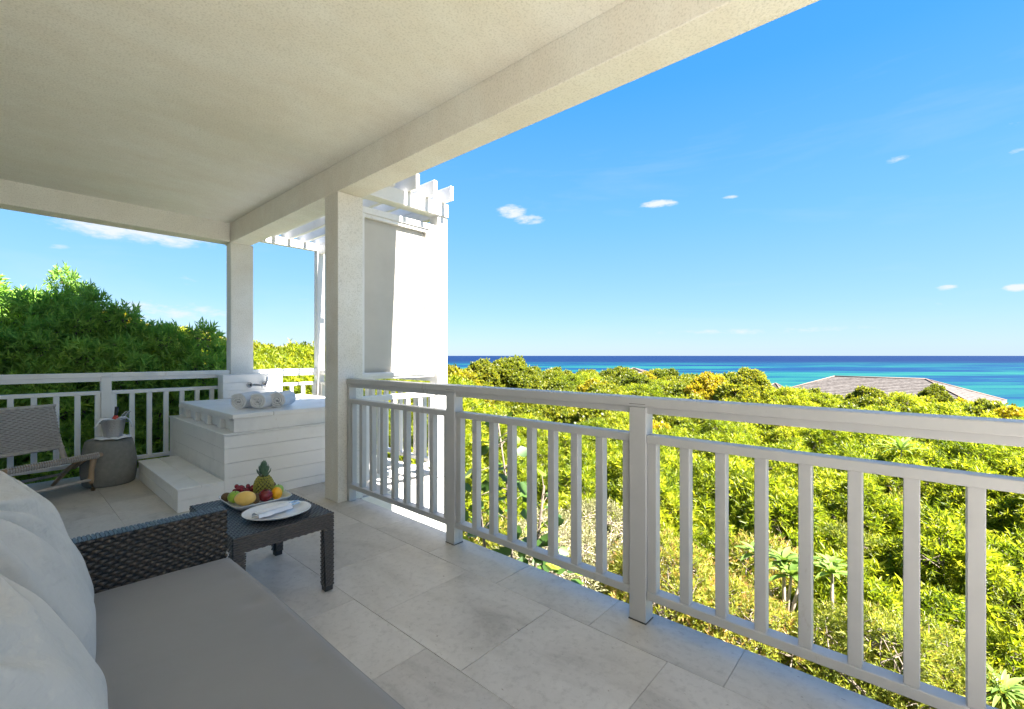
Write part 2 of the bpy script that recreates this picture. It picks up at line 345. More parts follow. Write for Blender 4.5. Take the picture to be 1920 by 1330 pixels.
# ================================================================== SETTING
# terrain
def ground_z(x, y):
    d = math.hypot(x, y)
    z = -3.25 - .045 * min(d, 50)
    if d > 50: z -= .22 * (d - 50)
    z += max(0, y - 9) * .13 * math.exp(-(max(x, 0) / 14) ** 2) * (1 if y < 60 else 60 / y)
    return max(z, -60)
Pg = []
xs = [-400, -200, -100, -60, -40, -25, -15, -8, -4] + [i * 1.5 for i in range(0, 46)] + [75, 85, 100, 130, 170, 230, 300, 420]
ys = [-400, -200, -120, -80, -50, -35, -25] + [i * 1.5 for i in range(-12, 46)] + [75, 85, 100, 130, 170, 230, 300, 420]
for y in ys: Pg.append([(x, y, ground_z(x, y) + .15 * mnoise.noise(Vector((x * .3, y * .3, 0)))) for x in xs])
g_ = MB().quadgrid(Pg).build('ground', 'soil'); tag(g_, 'brown sloping soil under the shrubs', kind='structure')
# sea: far sheet, rotated so that its y axis points straight out from the shore
me = MB().add([(-40000, -200, 0), (40000, -200, 0), (40000, 45000, 0), (-40000, 45000, 0)], [(0, 1, 2, 3)]).mesh('sea', 'sea_water')
sea = bpy.data.objects.new('sea', me); link(sea); sea.location = (0, 0, -22); sea.rotation_euler = (0, 0, -YAW); tag(sea, 'turquoise and deep blue sea out to the horizon', kind='structure')

# balcony slab and tiles
slab = box('floor', 'grout', None, -2.2, 2.20, -2.5, 6.74, -.30, -.012, .0); tag(slab, 'pale travertine tiled balcony floor', kind='structure')
bayslab = box('bay_floor', 'grout', slab, 2.201, 3.30, 3.83, 6.74, -.32, -.012, .0); tag(bayslab, 'sunlit tiled floor under the pergola')
def tile_mesh(w, l):
    b = MB(); c = .0012; h = .012
    b.add([(-w/2, -l/2, -h), (w/2, -l/2, -h), (w/2, l/2, -h), (-w/2, l/2, -h), (-w/2, -l/2, -c), (w/2, -l/2, -c), (w/2, l/2, -c), (-w/2, l/2, -c),
           (-w/2+c, -l/2+c, 0), (w/2-c, -l/2+c, 0), (w/2-c, l/2-c, 0), (-w/2+c, l/2-c, 0)],
          [(0, 1, 5, 4), (1, 2, 6, 5), (2, 3, 7, 6), (3, 0, 4, 7), (4, 5, 9, 8), (5, 6, 10, 9), (6, 7, 11, 10), (7, 4, 8, 11), (8, 9, 10, 11)])
    return b.mesh('tile', 'travertine')
G = .0018
cache = {}
def tile(cx, cy, w, l, parent=slab):
    k = (round(w, 3), round(l, 3))
    if k not in cache: cache[k] = tile_mesh(w - G, l - G)
    o = bpy.data.objects.new('tile', cache[k]); link(o, parent); o.location = Vector((cx, cy, random.uniform(-.0006, .0006))) - parent_loc(parent)
rows = [(1.89, 2.199, 1.18), (1.268, 1.89, 1.405), (.655, 1.268, 1.63), (.045, .655, 1.28), (-.565, .045, 1.5), (-1.175, -.565, 1.2), (-1.6, -1.175, 1.4)]
for x0, x1, y0 in rows:
    y = y0 - .615 * 8
    while y < 6.73:
        a, b_ = max(y, -2.49), min(y + .615, 6.735)
        if b_ - a > .03: tile((x0 + x1) / 2, (a + b_) / 2, x1 - x0, b_ - a)
        y += .615
for x0, x1, y0 in [(2.21, 2.75, 3.84), (2.75, 3.295, 3.84)]:
    y = y0
    while y < 6.72:
        b_ = min(y + .615, 6.735); tile((x0 + x1) / 2, (y + b_) / 2, x1 - x0, b_ - y, slab); y += .615
# wall below the bay and below the balcony
w_ = MB().box(2.23, 3.31, 3.82, 6.75, -5.5, -.325).box(2.23, 3.31, 3.81, 3.829, -.325, -.012).build('bay_wall', 'render_wall'); tag(w_, 'sunlit white wall carrying the pergola bay', kind='structure')
w_ = MB().box(-6, 2.12, -9, 6.66, -5.5, -.305).build('lower_wall', 'render_wall'); tag(w_, 'white storey below the balcony', kind='structure')
# back wall and house mass behind the camera
w_ = MB().box(-6.0, -1.62, -2.5, 6.72, -.29, 3.0).build('house_wall', 'house_render'); tag(w_, 'cream stucco house wall at the back of the balcony', kind='structure')
# ceiling, roof, beams
c_ = MB().box(-6.0, 1.998, -2.5, 6.60, 3.0, 3.12).build('ceiling', 'ceiling_stucco'); tag(c_, 'textured cream stucco ceiling over the balcony', kind='structure')
r_ = MB().box(-6.4, 2.70, -2.8, 3.74, 3.21, 3.36).box(-6.4, 2.45, 3.74, 8.15, 3.21, 3.36).box(-6.2, 2.2, -2.6, 6.7, 3.125, 3.209).build('roof', 'render_wall'); tag(r_, 'flat white roof slab above the ceiling, unseen eaves stretched for shade', kind='structure')  # unseen far-end eaves stretched to shade the hedge and the corner column
b_ = MB().box(2.0, 2.24, -2.5, 6.84, 2.755, 3.123).build('front_beam', 'beam_stucco', None, .006); tag(b_, 'long stucco beam over the front railing', kind='structure')
b_ = MB().box(-1.6, 1.998, 6.60, 6.84, 2.765, 3.123).build('side_beam', 'beam_stucco', None, .006); tag(b_, 'stucco beam across the left end of the balcony', kind='structure')
def column(name, x0, x1, y0, y1, label):
    o = MB().box(x0, x1, y0, y1, -.01, 2.754).build(name, 'column_stucco', None, .006)
    # a little subdivision is not needed: the stucco relief is in the material
    return tag(o, label, 'column', 'stucco columns carrying the front beam')
column('column', 2.0, 2.243, 3.82, 4.062, 'near square cream stucco column at the end of the front railing')
column('column', 2.003, 2.27, 6.6, 6.77, 'far cream stucco column at the corner behind the white backsplash')
e_ = MB().box(2.0, 2.243, -2.45, -2.21, -.01, 2.754).build('end_pier', 'column_stucco', None, .006); tag(e_, kind='structure')

# ------------------------------------------------------------------ railings
bal_mesh = {}
def railing(name, label, axis, fixed, a0, a1, posts, inward, gaps, paint='rail_paint', top=(1.05, 1.095), capw=.125, group=None, base=0.0, bal_z=(.155, .875), midonly=False, th=.045, postw=.088):
    """axis 'y': runs along y with its inner face at x=fixed; axis 'x': along x with its inner face at y=fixed. Outward is +."""
    def bx(n, u0, u1, w0, w1, z0, z1, bv=.004, m=paint):
        if axis == 'y': return MB().box(w0, w1, u0, u1, z0, z1).build(n, m, t, bv)
        return MB().box(u0, u1, w0, w1, z0, z1).build(n, m, t, bv)
    loc = (fixed + .04, (a0 + a1) / 2, 0) if axis == 'y' else ((a0 + a1) / 2, fixed + .04, 0)
    t = thing(name, label, 'railing', loc, group=group)
    f = fixed
    if not midonly:
        bx('cap_rail', a0, a1, f - .004, f + .10, top[0], top[1], .005)
        bx('top_rail', a0 + .001, a1 - .001, f + .012, f + .068, 1.018, top[0] + .001, .003)
    for p in posts:
        bx('foot_joint', p - postw / 2 - .002, p + postw / 2 + .002, f - .004, f + .080, .0005, .004, 0, 'dark_joint')
        if not midonly: bx('seam', p - postw / 2 + .002, p + postw / 2 - .002, f - .0042, f - .003, top[0] + .012, top[0] + .0145, 0, 'dark_joint')
    for p in posts: bx('post', p - postw / 2, p + postw / 2, f - .0015, f + .078, base + .004, top[0] - .001, .004)
    for u0, u1 in gaps:
        bx('mid_rail', u0 + .001, u1 - .001, f + .005, f + .071, .875, .915, .004)
        bx('bottom_rail', u0 + .001, u1 - .001, f + .005, f + .071, .118, .158, .004)
        n = max(2, round((u1 - u0 - th) / .158)) ; pitch = (u1 - u0 - th) / n
        for i in range(n + 1):
            uc = u0 + th / 2 + i * pitch
            if axis == 'y': cx, cy = f + .038, uc
            else: cx, cy = uc, f + .038
            k = (th, paint)
            if k not in bal_mesh:
                me = MB().box(-th / 2, th / 2, -th / 2, th / 2, 0, bal_z[1] - bal_z[0] + .004).mesh('baluster', paint); bal_mesh[k] = me
            o = bpy.data.objects.new('baluster', bal_mesh[k]); link(o, t); o.location = (cx - t.location.x, cy - t.location.y, bal_z[0])
            bv = o.modifiers.new('bevel', 'BEVEL'); bv.width = .003; bv.segments = 1
    return t
HP = .044
posts = [2.41, 1.02, -.37, -1.78]
gaps = [(2.41 + HP, 3.79), (1.02 + HP, 2.41 - HP), (-.37 + HP, 1.02 - HP), (-1.78 + HP, -.37 - HP)]
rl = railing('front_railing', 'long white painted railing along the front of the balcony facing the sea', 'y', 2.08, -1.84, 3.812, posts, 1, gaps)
MB().box(2.083, 2.15, 3.775, 3.816, .001, 1.049).build('end_post', 'rail_paint', rl, .003)
posts = [-.61, .80]
gaps = [(-1.6, -.61 - HP), (-.61 + HP, .80 - HP), (.80 + HP, 1.985)]
railing('left_railing', 'white railing across the left end of the balcony behind the woven chair', 'x', 6.62, -1.6, 1.997, posts, 1, gaps, 'white_paint', top=(1.062, 1.112))
railing('far_bay_railing', 'short white railing behind the tub, between the corner column and the far pergola post', 'x', 6.62, 2.273, 3.138, [], 1, [(2.275, 3.136)], 'white_paint', top=(1.062, 1.112))
railing('outer_bay_railing', 'white railing on the sea side of the pergola bay', 'y', 3.17, 3.985, 6.598, [5.29], 1, [(3.99, 5.29 - HP), (5.29 + HP, 6.595)], 'warm_white_paint', top=(1.05, 1.095))
nb = thing('near_bay_railing', 'white railing under the framed screen beside the near column', 'railing', (2.7, 3.87, 0))
for n_, z0, z1 in (('mid_rail', .865, .915), ('bottom_rail', .118, .158)): MB().box(2.246, 3.117, 3.865, 3.93, z0, z1).build(n_, 'warm_white_paint', nb, .004)
for i in range(6):
    o = bpy.data.objects.new('baluster', bal_mesh[(.045, 'warm_white_paint')]); link(o, nb); o.location = (2.32 + i * .155 - nb.location.x, .028, .155)

# ------------------------------------------------------------------ pergola and screen
pg = thing('pergola', 'white timber pergola over the bay beyond the near column', 'pergola', (2.75, 5.2, 0))
for (x0, x1, y0, y1) in [(3.12, 3.255, 3.815, 3.95), (3.14, 3.25, 6.602, 6.71)]:
    MB().box(x0, x1, y0, y1, .001, 2.93 if y0 < 5 else 2.95).build('post', 'warm_white_paint', pg, .005)
MB().box(2.246, 3.118, 3.80, 3.94, 2.795, 2.935).box(3.118, 3.257, 3.80, 3.813, 2.795, 2.935).build('beam', 'warm_white_paint', pg, .004)
MB().box(2.246, 3.138, 6.62, 6.70, 2.845, 2.95).build('beam', 'warm_white_paint', pg, .004)
MB().box(3.165, 3.235, 3.952, 6.60, 2.80, 2.934).build('beam', 'warm_white_paint', pg, .004)
for xc in (2.345, 2.535, 2.745, 2.965, 3.185):
    MB().box(xc - .02, xc + .022, 3.66 if xc > 2.6 else 3.76, 6.86, 2.937, 3.085).build('rafter', 'warm_white_paint', pg, .004)
for yc in (4.9, 5.7):
    MB().box(2.246, 3.30, yc - .02, yc + .02, 3.087, 3.125).build('purlin', 'warm_white_paint', pg, .003)
sc_ = thing('privacy_screen', 'framed beige fabric screen filling the pergola side beside the near column', 'screen', (2.68, 3.9, 0))
MB().box(2.246, 3.117, 3.868, 3.945, 1.075, 1.135).box(2.246, 3.117, 3.856, 3.867, 1.10, 1.128).build('sill', 'warm_white_paint', sc_, .003)
MB().box(2.246, 3.117, 3.868, 3.945, 2.64, 2.70).build('frame_head', 'warm_white_paint', sc_, .003)
MB().box(3.055, 3.117, 3.869, 3.944, 1.136, 2.639).build('frame_side', 'warm_white_paint', sc_, .003)
MB().box(2.246, 2.29, 3.869, 3.944, 1.136, 2.639).build('frame_side', 'warm_white_paint', sc_, .003)
ib = MB(); ib.box(3.018, 3.054, 3.88, 3.93, 1.137, 2.638); ib.box(2.291, 3.017, 3.88, 3.93, 2.605, 2.638); ib.build('inner_frame', 'warm_white_paint', sc_, .002)
Pf = []
for j in range(25):
    z = 1.137 + (2.604 - 1.137) * j / 24
    Pf.append([(2.291 + (3.017 - 2.291) * i / 20, 3.915 + .004 * math.sin(i * .9 + j * .13) * math.sin(PI * j / 24), z) for i in range(21)])
MB().quadgrid(Pf).build('fabric', 'screen_fabric', sc_).modifiers.new('thick', 'SOLIDIFY').thickness = .003

# ------------------------------------------------------------------ tub with steps
tub = thing('plunge_tub', 'white board clad plunge tub with a flat lid and two steps', 'hot tub', (2.0, 5.4, 0))
PT = 'white_paint'
BX0, BX1, BY0, BY1 = 1.33, 2.76, 4.55, 6.45
MB().box(BX0 + .02, BX1 - .02, BY0 + .02, BY1, .001, .585).build('core', PT, tub)
zs = [0.001, .085, .215, .345, .475, .588]
for i in range(5):
    z0, z1 = zs[i] + .0012, zs[i + 1] - .0012
    pr = .004 if i == 0 else 0
    MB().box(BX0, BX1, BY0 - pr, BY0 + .019, z0, z1).build('board', PT, tub, .002)
    MB().box(BX0 - pr, BX0 + .019, BY0 + .020, BY1, z0, z1).build('board', PT, tub, .002)
MB().box(BX0 - .008, BX0 + .12, BY0 - .008, BY1, .590, .606).box(BX0 + .12, BX1, BY0 - .008, BY0 + .06, .590, .606).build('ledge', PT, tub, .004)
MB().box(BX0 + .085, BX1 - .03, BY0 + .03, BY0 + .055, .607, .733).build('board', PT, tub, .003)
MB().box(BX0 + .125, BX1 - .05, BY0 + .056, BY1, .607, .733).build('core', PT, tub)
for y in (BY0 + .056, 4.95, 5.35, 5.75, 6.12): MB().box(BX0 + .085, BX0 + .124, y, y + .10, .607, .699).build('bracket', PT, tub, .003)
MB().box(BX0 + .085, BX0 + .124, BY0 + .157, BY1, .70, .7325).build('bracket', PT, tub, .003)
for x0, x1 in [(1.39, 1.733), (1.737, 2.40), (2.404, 2.79)]:
    MB().box(x0, x1, BY0 - .012, 6.30, .735, .775).build('lid_panel', PT, tub, .008, segs=3)
# steps
zs = [.001, .10, .182]
for i in range(2):
    z0, z1 = zs[i] + .0012, zs[i + 1] - .0012
    MB().box(.992, BX0 - .002, 4.548, 4.568, z0, z1).build('board', PT, tub, .002)
    MB().box(.992, 1.012, 4.570, 6.1, z0, z1).build('board', PT, tub, .002)
MB().box(1.013, BX0 - .005, 4.57, 6.1, .001, .181).build('core', PT, tub)
for x0, x1 in [(.985, 1.155), (1.158, 1.326)]: MB().box(x0, x1, 4.54, 6.1, .183, .20).build('tread', PT, tub, .004)
# backsplash
for i, (z0, z1) in enumerate([(.777, .865), (.868, .962), (.965, 1.05)]):
    MB().box(1.83, 2.52, 6.302, 6.325, z0, z1).build('board', PT, tub, .002); MB().box(1.83, 1.852, 6.327, 6.46, z0, z1).build('board', PT, tub, .002)
MB().box(1.854, 2.515, 6.327, 6.59, .735, 1.048).build('backsplash', PT, tub, .002)
MB().box(1.826, 2.524, 6.298, 6.595, 1.051, 1.063).build('backsplash_cap', PT, tub, .003)
fa = thing('faucet', 'chrome lever mixer tap on the white backsplash behind the towels', 'faucet', (2.2, 6.3, .93))
for x in (2.12, 2.30):
    MB().lathe([(0, 0), (.035, 0), (.035, .012), (.02, .02), (.02, .05), (0, .05)], n=16).build('valve', 'steel', fa, local=True).rotation_euler = (PI / 2, 0, 0)
    fa.children[-1].location = (x - 2.2, 0, 0)
MB().tube([(2.30, 6.26, .93), (2.30, 6.22, .95), (2.30, 6.215, 1.03)], [.016, .014, .008], 10).build('lever', 'steel', fa)
MB().tube([(2.12, 6.26, .93), (2.14, 6.17, .935), (2.20, 6.12, .93), (2.21, 6.11, .905)], [.016, .014, .013, .013], 10).build('spout', 'steel', fa)

# rolled towels
def towel(loc, rz, ln, seed, label):
    rnd = random.Random(seed); P = []
    turns = 3.4; n = 110; r0, r1 = .008, .080
    t0 = bpy.data.objects
    mb = MB()
    for j in range(15):
        y = ln * (j / 14)
        row = []
        for i in range(n + 1):
            th = turns * 2 * PI * i / n; r = r0 + (r1 - r0) * (i / n) ** .9
            r += .0022 * mnoise.noise(Vector((math.cos(th) * 2, math.sin(th) * 2, y * 14 + seed)))
            e = .010 * mnoise.noise(Vector((th * .5, seed, 1))) * (1 if j in (0, 14) else 0)
            row.append((r * math.cos(th), y + e, r * math.sin(th) * .93 + r1 * .93))
        P.append(row)
    mb.quadgrid(P)
    o = mb.build('rolled_towel', 'towel'); o.location = loc; o.rotation_euler = (0, 0, rz)
    s_ = o.modifiers.new('thick', 'SOLIDIFY'); s_.thickness = .0135; s_.offset = 0
    bv = o.modifiers.new('bevel', 'BEVEL'); bv.width = .004; bv.segments = 2; bv.limit_method = 'ANGLE'
    return tag(o, label, 'towel', 'rolled white towels on the tub lid')
towel((1.565, 4.95, .777), R(-47), .32, 1, 'leftmost of the rolled white towels on the tub lid')
towel((1.69, 4.815, .777), R(-50), .32, 2, 'middle rolled white towel, its spiral end turned to the steps')
towel((1.87, 4.80, .777), R(-44), .28, 3, 'rolled white towel farthest right on the lid, nearest the column')

# ------------------------------------------------------------------ wicker
def weave(mb, o, ux, uy, n, Wd, Ht, rp, cp, amp, th, fn=None):
    o, ux, uy, n = Vector(o), Vector(ux), Vector(uy), Vector(n)
    rows_ = max(1, int(round(Ht / rp))); rp = Ht / rows_; cols = max(2, int(round(Wd / cp))); cp = Wd / cols; k = cols * 4
    for i in range(rows_):
        v = (i + .5) * rp; P = [[], [], [], []]
        for j in range(k + 1):
            u = Wd * j / k; off = amp * math.cos(PI * u / cp + PI * (i % 2)); 
            w = rp * (.5 if off > 0 else .36)
            u_, v_ = (fn(u, v) if fn else (u, v))
            c = o + ux * u_ + uy * v_ + n * off
            P[0].append(c - uy * w); P[1].append(c - uy * w * .45 + n * th); P[2].append(c + uy * w * .45 + n * th); P[3].append(c + uy * w)
        mb.quadgrid(P)
    return mb
# coffee table beside the sofa
TX0, TX1, TY0, TY1, TZ = .745, 1.245, 2.425, 3.15, .43
tb = thing('wicker_side_table', 'dark woven wicker side table with square tapered legs holding fruit and a plate', 'table', (1.0, 2.79, 0))
mb = MB()
weave(mb, (TX0 + .004, TY0 + .004, TZ - .003), (1, 0, 0), (0, 1, 0), (0, 0, 1), TX1 - TX0 - .008, TY1 - TY0 - .008, .0125, .06, .0004, .0028)
mb2 = MB()   # the strands run lengthwise (along y)
weave(mb2, (TX0 + .004, TY0 + .004, TZ - .003), (0, 1, 0), (1, 0, 0), (0, 0, 1), TY1 - TY0 - .008, TX1 - TX0 - .008, .0125, .018, .0008, .0028)
mb2.build('woven_top', 'wicker_top', tb)
MB().box(TX0 + .004, TX1 - .004, TY0 + .004, TY1 - .004, TZ - .075, TZ - .0045).build('core', 'wicker_core', tb)
for o_, ux, n_, w in [((TX0, TY0, TZ - .082), (1, 0, 0), (0, -1, 0), TX1 - TX0), ((TX1, TY0, TZ - .082), (0, 1, 0), (1, 0, 0), TY1 - TY0),
                      ((TX0, TY1, TZ - .082), (1, 0, 0), (0, 1, 0), TX1 - TX0), ((TX0, TY0, TZ - .082), (0, 1, 0), (-1, 0, 0), TY1 - TY0)]:
    ap = MB(); weave(ap, o_, ux, (0, 0, 1), n_, w, .081, .0115, .017, .0011, .0020)
    ap.build('apron', 'wicker_dark', tb)
for sx in (0, 1):
    for sy in (0, 1):
        lg = MB(); w0, w1 = .058, .044
        x = TX0 if sx == 0 else TX1; y = TY0 if sy == 0 else TY1; dx = 1 if sx == 0 else -1; dy = 1 if sy == 0 else -1
        H_ = TZ - .083 - .03
        def tp(u, v, w0=w0, w1=w1, H_=H_): return (u * (w1 + (w0 - w1) * v / H_) / w0, v)
        z0 = .03
        weave(lg, (x, y, z0), (dx, 0, 0), (0, 0, 1), (0, -dy, 0), w0, H_, .0115, .0145, .0012, .0020, tp)
        weave(lg, (x, y, z0), (0, dy, 0), (0, 0, 1), (-dx, 0, 0), w0, H_, .0115, .0145, .0012, .0020, tp)
        weave(lg, (x, y + dy * .052, z0), (dx, 0, 0), (0, 0, 1), (0, dy, 0), w1, H_, .0115, .0145, .0012, .0020)
        weave(lg, (x + dx * .052, y, z0), (0, dy, 0), (0, 0, 1), (dx, 0, 0), w1, H_, .0115, .0145, .0012, .0020)
        l_ = lg.build('leg', 'wicker_dark', tb)
        a, b2 = sorted((x + dx * .003, x + dx * .046)); c, d = sorted((y + dy * .003, y + dy * .046))
        MB().box(a, b2, c, d, .02, TZ - .07).build('core', 'wicker_core', l_)
        MB().box(a - .001, b2 + .001, c - .001, d + .001, .0005, .032).build('foot', 'rubber', l_, .004)

# sofa
sf = thing('wicker_sofa', 'dark woven wicker sofa with a grey seat cushion at the left front', 'sofa', (.2, 1.2, 0))
AX0, AX1, AY0, AY1, AZ = -.55, .668, 2.262, 2.325, .625
arm = MB()
weave(arm, (AX0, AY0, .09), (1, 0, 0), (0, 0, 1), (0, -1, 0), AX1 - AX0, AZ - .09, .0138, .0185, .0055, .0045)
weave(arm, (AX0, AY1, .09), (1, 0, 0), (0, 0, 1), (0, 1, 0), AX1 - AX0, AZ - .09, .0148, .0195, .003, .0035)
weave(arm, (AX1, AY0, .09), (0, 1, 0), (0, 0, 1), (1, 0, 0), AY1 - AY0, AZ - .09, .0148, .0158, .003, .0035)
ao = arm.build('arm', 'wicker_dark', sf)
MB().box(AX0, AX1 - .001, AY0 + .0005, AY1 - .0005, .09, AZ - .003).build('core', 'wicker_core', ao)
tpm = MB(); weave(tpm, (AX0, AY0 - .004, AZ), (0, 1, 0), (1, 0, 0), (0, 0, 1), AY1 - AY0 + .008, AX1 - AX0 + .004, .0125, .036, .0003, .003)
tpm.build('arm_cap', 'wicker_top', ao)
bs = MB(); weave(bs, (.655, -.1, .07), (0, 1, 0), (0, 0, 1), (1, 0, 0), AY0 + .1, .23, .0148, .0195, .003, .0035); bs.build('base', 'wicker_dark', sf)
MB().box(-.55, .653, -.1, AY1 - .005, .07, .292).build('core', 'wicker_core', sf)
for x, y in ((-.5, 0), (.6, 0), (-.5, 2.28), (.6, 2.28)): MB().box(x - .03, x + .03, y - .03, y + .03, .0005, .069).build('foot', 'rubber', sf)
# seat cushion: rounded slab, with piping and a few soft dimples
def cushion_grid(x0, x1, y0, y1, z0, z1, r):
    nx, ny = 60, 110; top = []
    for j in range(ny + 1):
        row = []
        for i in range(nx + 1):
            x = x0 + (x1 - x0) * i / nx; y = y0 + (y1 - y0) * j / ny
            ex = min(x - x0, x1 - x); ey = min(y - y0, y1 - y)
            def edge(e): return math.sqrt(max(0, 1 - (1 - min(e / r, 1)) ** 2))
            z = z1 - r * (1 - edge(ex)) - r * (1 - edge(ey)) * .8
            z += .006 * mnoise.noise(Vector((x * 2.2, y * 1.7, 3))) + .012 * (math.sin(PI * min(1, max(0, (x - x0) / (x1 - x0)))) - .6)
            for px_, py_, am, s in [(.60, 1.75, -.010, .035), (.62, 1.55, -.007, .03), (.60, 1.30, -.009, .04), (.615, 2.0, -.006, .03), (.40, 2.05, .005, .12)]:
                z += am * math.exp(-((x - px_) ** 2 + (y - py_) ** 2) / (s * s))
            row.append((x, y, z))
        top.append(row)
    return top
cg = cushion_grid(-.52, .690, -.08, 2.252, .295, .437, .035)
mb = MB().quadgrid(cg)
for edge_pts in ([r_[-1] for r_ in cg], [r_[0] for r_ in cg], cg[0], cg[-1]):
    mb.quadgrid([[p for p in edge_pts], [(p[0], p[1], .295) for p in edge_pts]])
seat = mb.build('seat_cushion', 'seat_fabric', sf)
pp = [(p[0] + .001, p[1], p[2] + .001) for p in [r_[-1] for r_ in cg]]
MB().tube(pp, .0045, 6).build('piping', 'seat_fabric', seat)
# two big back cushions leaning on the sofa back
def pillow(name, label, w, h, th, loc, rot, seed):
    k = 60; mb = MB()
    def pt(u, v, s):
        au, av = abs(u), abs(v)
        t = (max(0, 1 - au ** 2.6) ** .6) * (max(0, 1 - av ** 2.6) ** .6) * th / 2
        pin = 1 - .055 * (1 - au * au) * av ** 4 ; pin2 = 1 - .055 * (1 - av * av) * au ** 4
        x, z = u * w / 2 * pin2, v * h / 2 * pin
        d = .016 * mnoise.noise(Vector((x * 3.2, z * 3.2, seed * 3.1))) + .007 * mnoise.noise(Vector((x * 9 + z * 4, z * 9, seed * 1.7)))
        rx, rz2 = x + .9 * w / 2, z - .95 * h / 2     # creases fan out of the upper corner
        d += .022 * math.sin(math.atan2(rz2, rx) * 15 + seed) * math.exp(-(rx * rx + rz2 * rz2) / (.30 * .30))
        rx = x - .9 * w / 2
        d += .022 * math.sin(math.atan2(rz2, rx) * 13 + seed) * math.exp(-(rx * rx + rz2 * rz2) / (.28 * .28))
        return Vector((x, s * (t + d * min(1, t / (th * .18))), z))
    for s in (1, -1):
        P = [[pt(-1 + 2 * i / k, -1 + 2 * j / k, s) for i in range(k + 1)] for j in range(k + 1)]
        if s > 0: P = [r_[::-1] for r_ in P]
        mb.quadgrid(P)
    o = mb.build(name, 'pillow_fabric'); o.location = loc; o.rotation_euler = rot
    m = o.modifiers.new('weld', 'WELD'); m.merge_threshold = .0005
    sb = o.modifiers.new('sub', 'SUBSURF'); sb.levels = 1; sb.render_levels = 1
    tag(o, label, 'cushion', 'back cushions leaning on the sofa back')
    seam = []
    for a in range(4 * 20):
        e, q = divmod(a, 20); q = -1 + 2 * q / 20
        u, v = [(q, -1), (1, q), (-q, 1), (-1, -q)][e]; seam.append(pt(u, v, 1))
    seam.append(seam[0]); MB().tube(seam, .004, 6).build('piping', 'pillow_fabric', o, local=True)
    return o
pillow('back_cushion', 'pale grey back cushion farther from the camera, against the wicker arm', .64, .60, .20, (.058, 1.93, .685), (R(-24), 0, R(88)), 1)
pillow('back_cushion', 'pale grey wrinkled back cushion nearest the camera at the bottom left', .66, .54, .20, (-.002, 1.28, .655), (R(-30), 0, R(84)), 2)

# ------------------------------------------------------------------ fruit tray and oval plate
tr = thing('fruit_tray', 'white rectangular porcelain tray of fruit on the wicker table', 'tray', (1.03, 2.96, TZ))
def rect_dish(mb, w, l, h, rim):
    prof = [(0.0, .004), (.80, .004), (.88, .006), (.97, h), (1.0, h + .002), (.99, h - .004), (.86, .001), (.0, .001)]
    def ring(s, z, n=12):
        out_ = []
        for q in range(4 * n):
            t = 2 * PI * (q + .5) / (4 * n); c, s_ = math.cos(t), math.sin(t); p = 7
            rr_ = (abs(c) ** p + abs(s_) ** p) ** (-1 / p); out_.append((rr_ * c * w / 2 * s, rr_ * s_ * l / 2 * s, z))
        return out_
    rings = [ring(max(s, .001), z) for s, z in prof]
    rings = [r_ + [r_[0]] for r_ in rings]
    mb.quadgrid(rings)
    return mb
rect_dish(MB(), .325, .345, .032, .02).build('dish', 'porcelain', tr, local=True)
def frt(name, mat, label, cat, c, r, rot=(0, 0, 0), k=None, group=None, stem=False, n=20):
    t = thing(name, label, cat, c, group=group)
    M = Matrix.Rotation(rot[2], 3, 'Z') @ Matrix.Rotation(rot[0], 3, 'X') @ Matrix.Rotation(rot[1], 3, 'Y')
    MB().ell((0, 0, 0), r[0], r[1], r[2], M, n, 14, k).build('skin', mat, t, local=True)
    if stem: MB().tube([M @ Vector((0, 0, r[2] * .7)), M @ Vector((.002, 0, r[2] * 1.15))], [.0018, .0014], 6).build('stem', 'stem', t, local=True)
    return t
apple = lambda v: 1 - .16 * math.exp(-((v.x ** 2 + v.y ** 2) / .10)) * (1 if v.z > 0 else .6) - .06 * max(0, -v.z)
tz = TZ + .006
frt('mango', 'mango', 'large yellow mango lying at the front left of the fruit tray', 'mango', (.955, 2.90, tz + .040), (.058, .044, .040), (0, 0, R(-40)))
frt('apple', 'green_apple', 'green apple half hidden behind the yellow mango', 'apple', (.925, 2.985, tz + .036), (.036, .036, .035), (.3, 0, 0), apple, 'apples on the fruit tray', True)
frt('kiwi', 'kiwi', 'brown kiwi at the far left end of the fruit tray', 'kiwi', (.905, 3.05, tz + .027), (.027, .035, .026), (0, 0, .4), None, 'kiwis on the fruit tray')
frt('kiwi', 'kiwi', 'brown kiwi between the mango and the red apple', 'kiwi', (1.005, 2.885, tz + .030), (.022, .026, .031), (0, 0, .4), None, 'kiwis on the fruit tray')
frt('apple', 'red_apple', 'dark red apple in front of the pineapple', 'apple', (1.055, 2.875, tz + .038), (.040, .040, .037), (.15, 0, 0), apple, 'apples on the fruit tray', True)
frt('orange', 'orange_skin', 'bright orange yellow citrus fruit standing at the right of the tray', 'orange', (1.12, 2.88, tz + .035), (.031, .031, .037), (0, 0, 0))
frt('apple', 'green_apple', 'green apple behind the bright orange fruit', 'apple', (1.155, 2.955, tz + .034), (.034, .034, .033), (.2, 0, 0), apple, 'apples on the fruit tray', True)
frt('kiwi', 'kiwi', 'brown kiwi resting high beside the pineapple', 'kiwi', (1.125, 2.985, tz + .062), (.028, .032, .027), (0, .3, .4), None, 'kiwis on the fruit tray')
frt('lime', 'green_apple', 'small green lime tucked under the upper kiwi', 'lime', (1.12, 3.02, tz + .022), (.026, .026, .022))
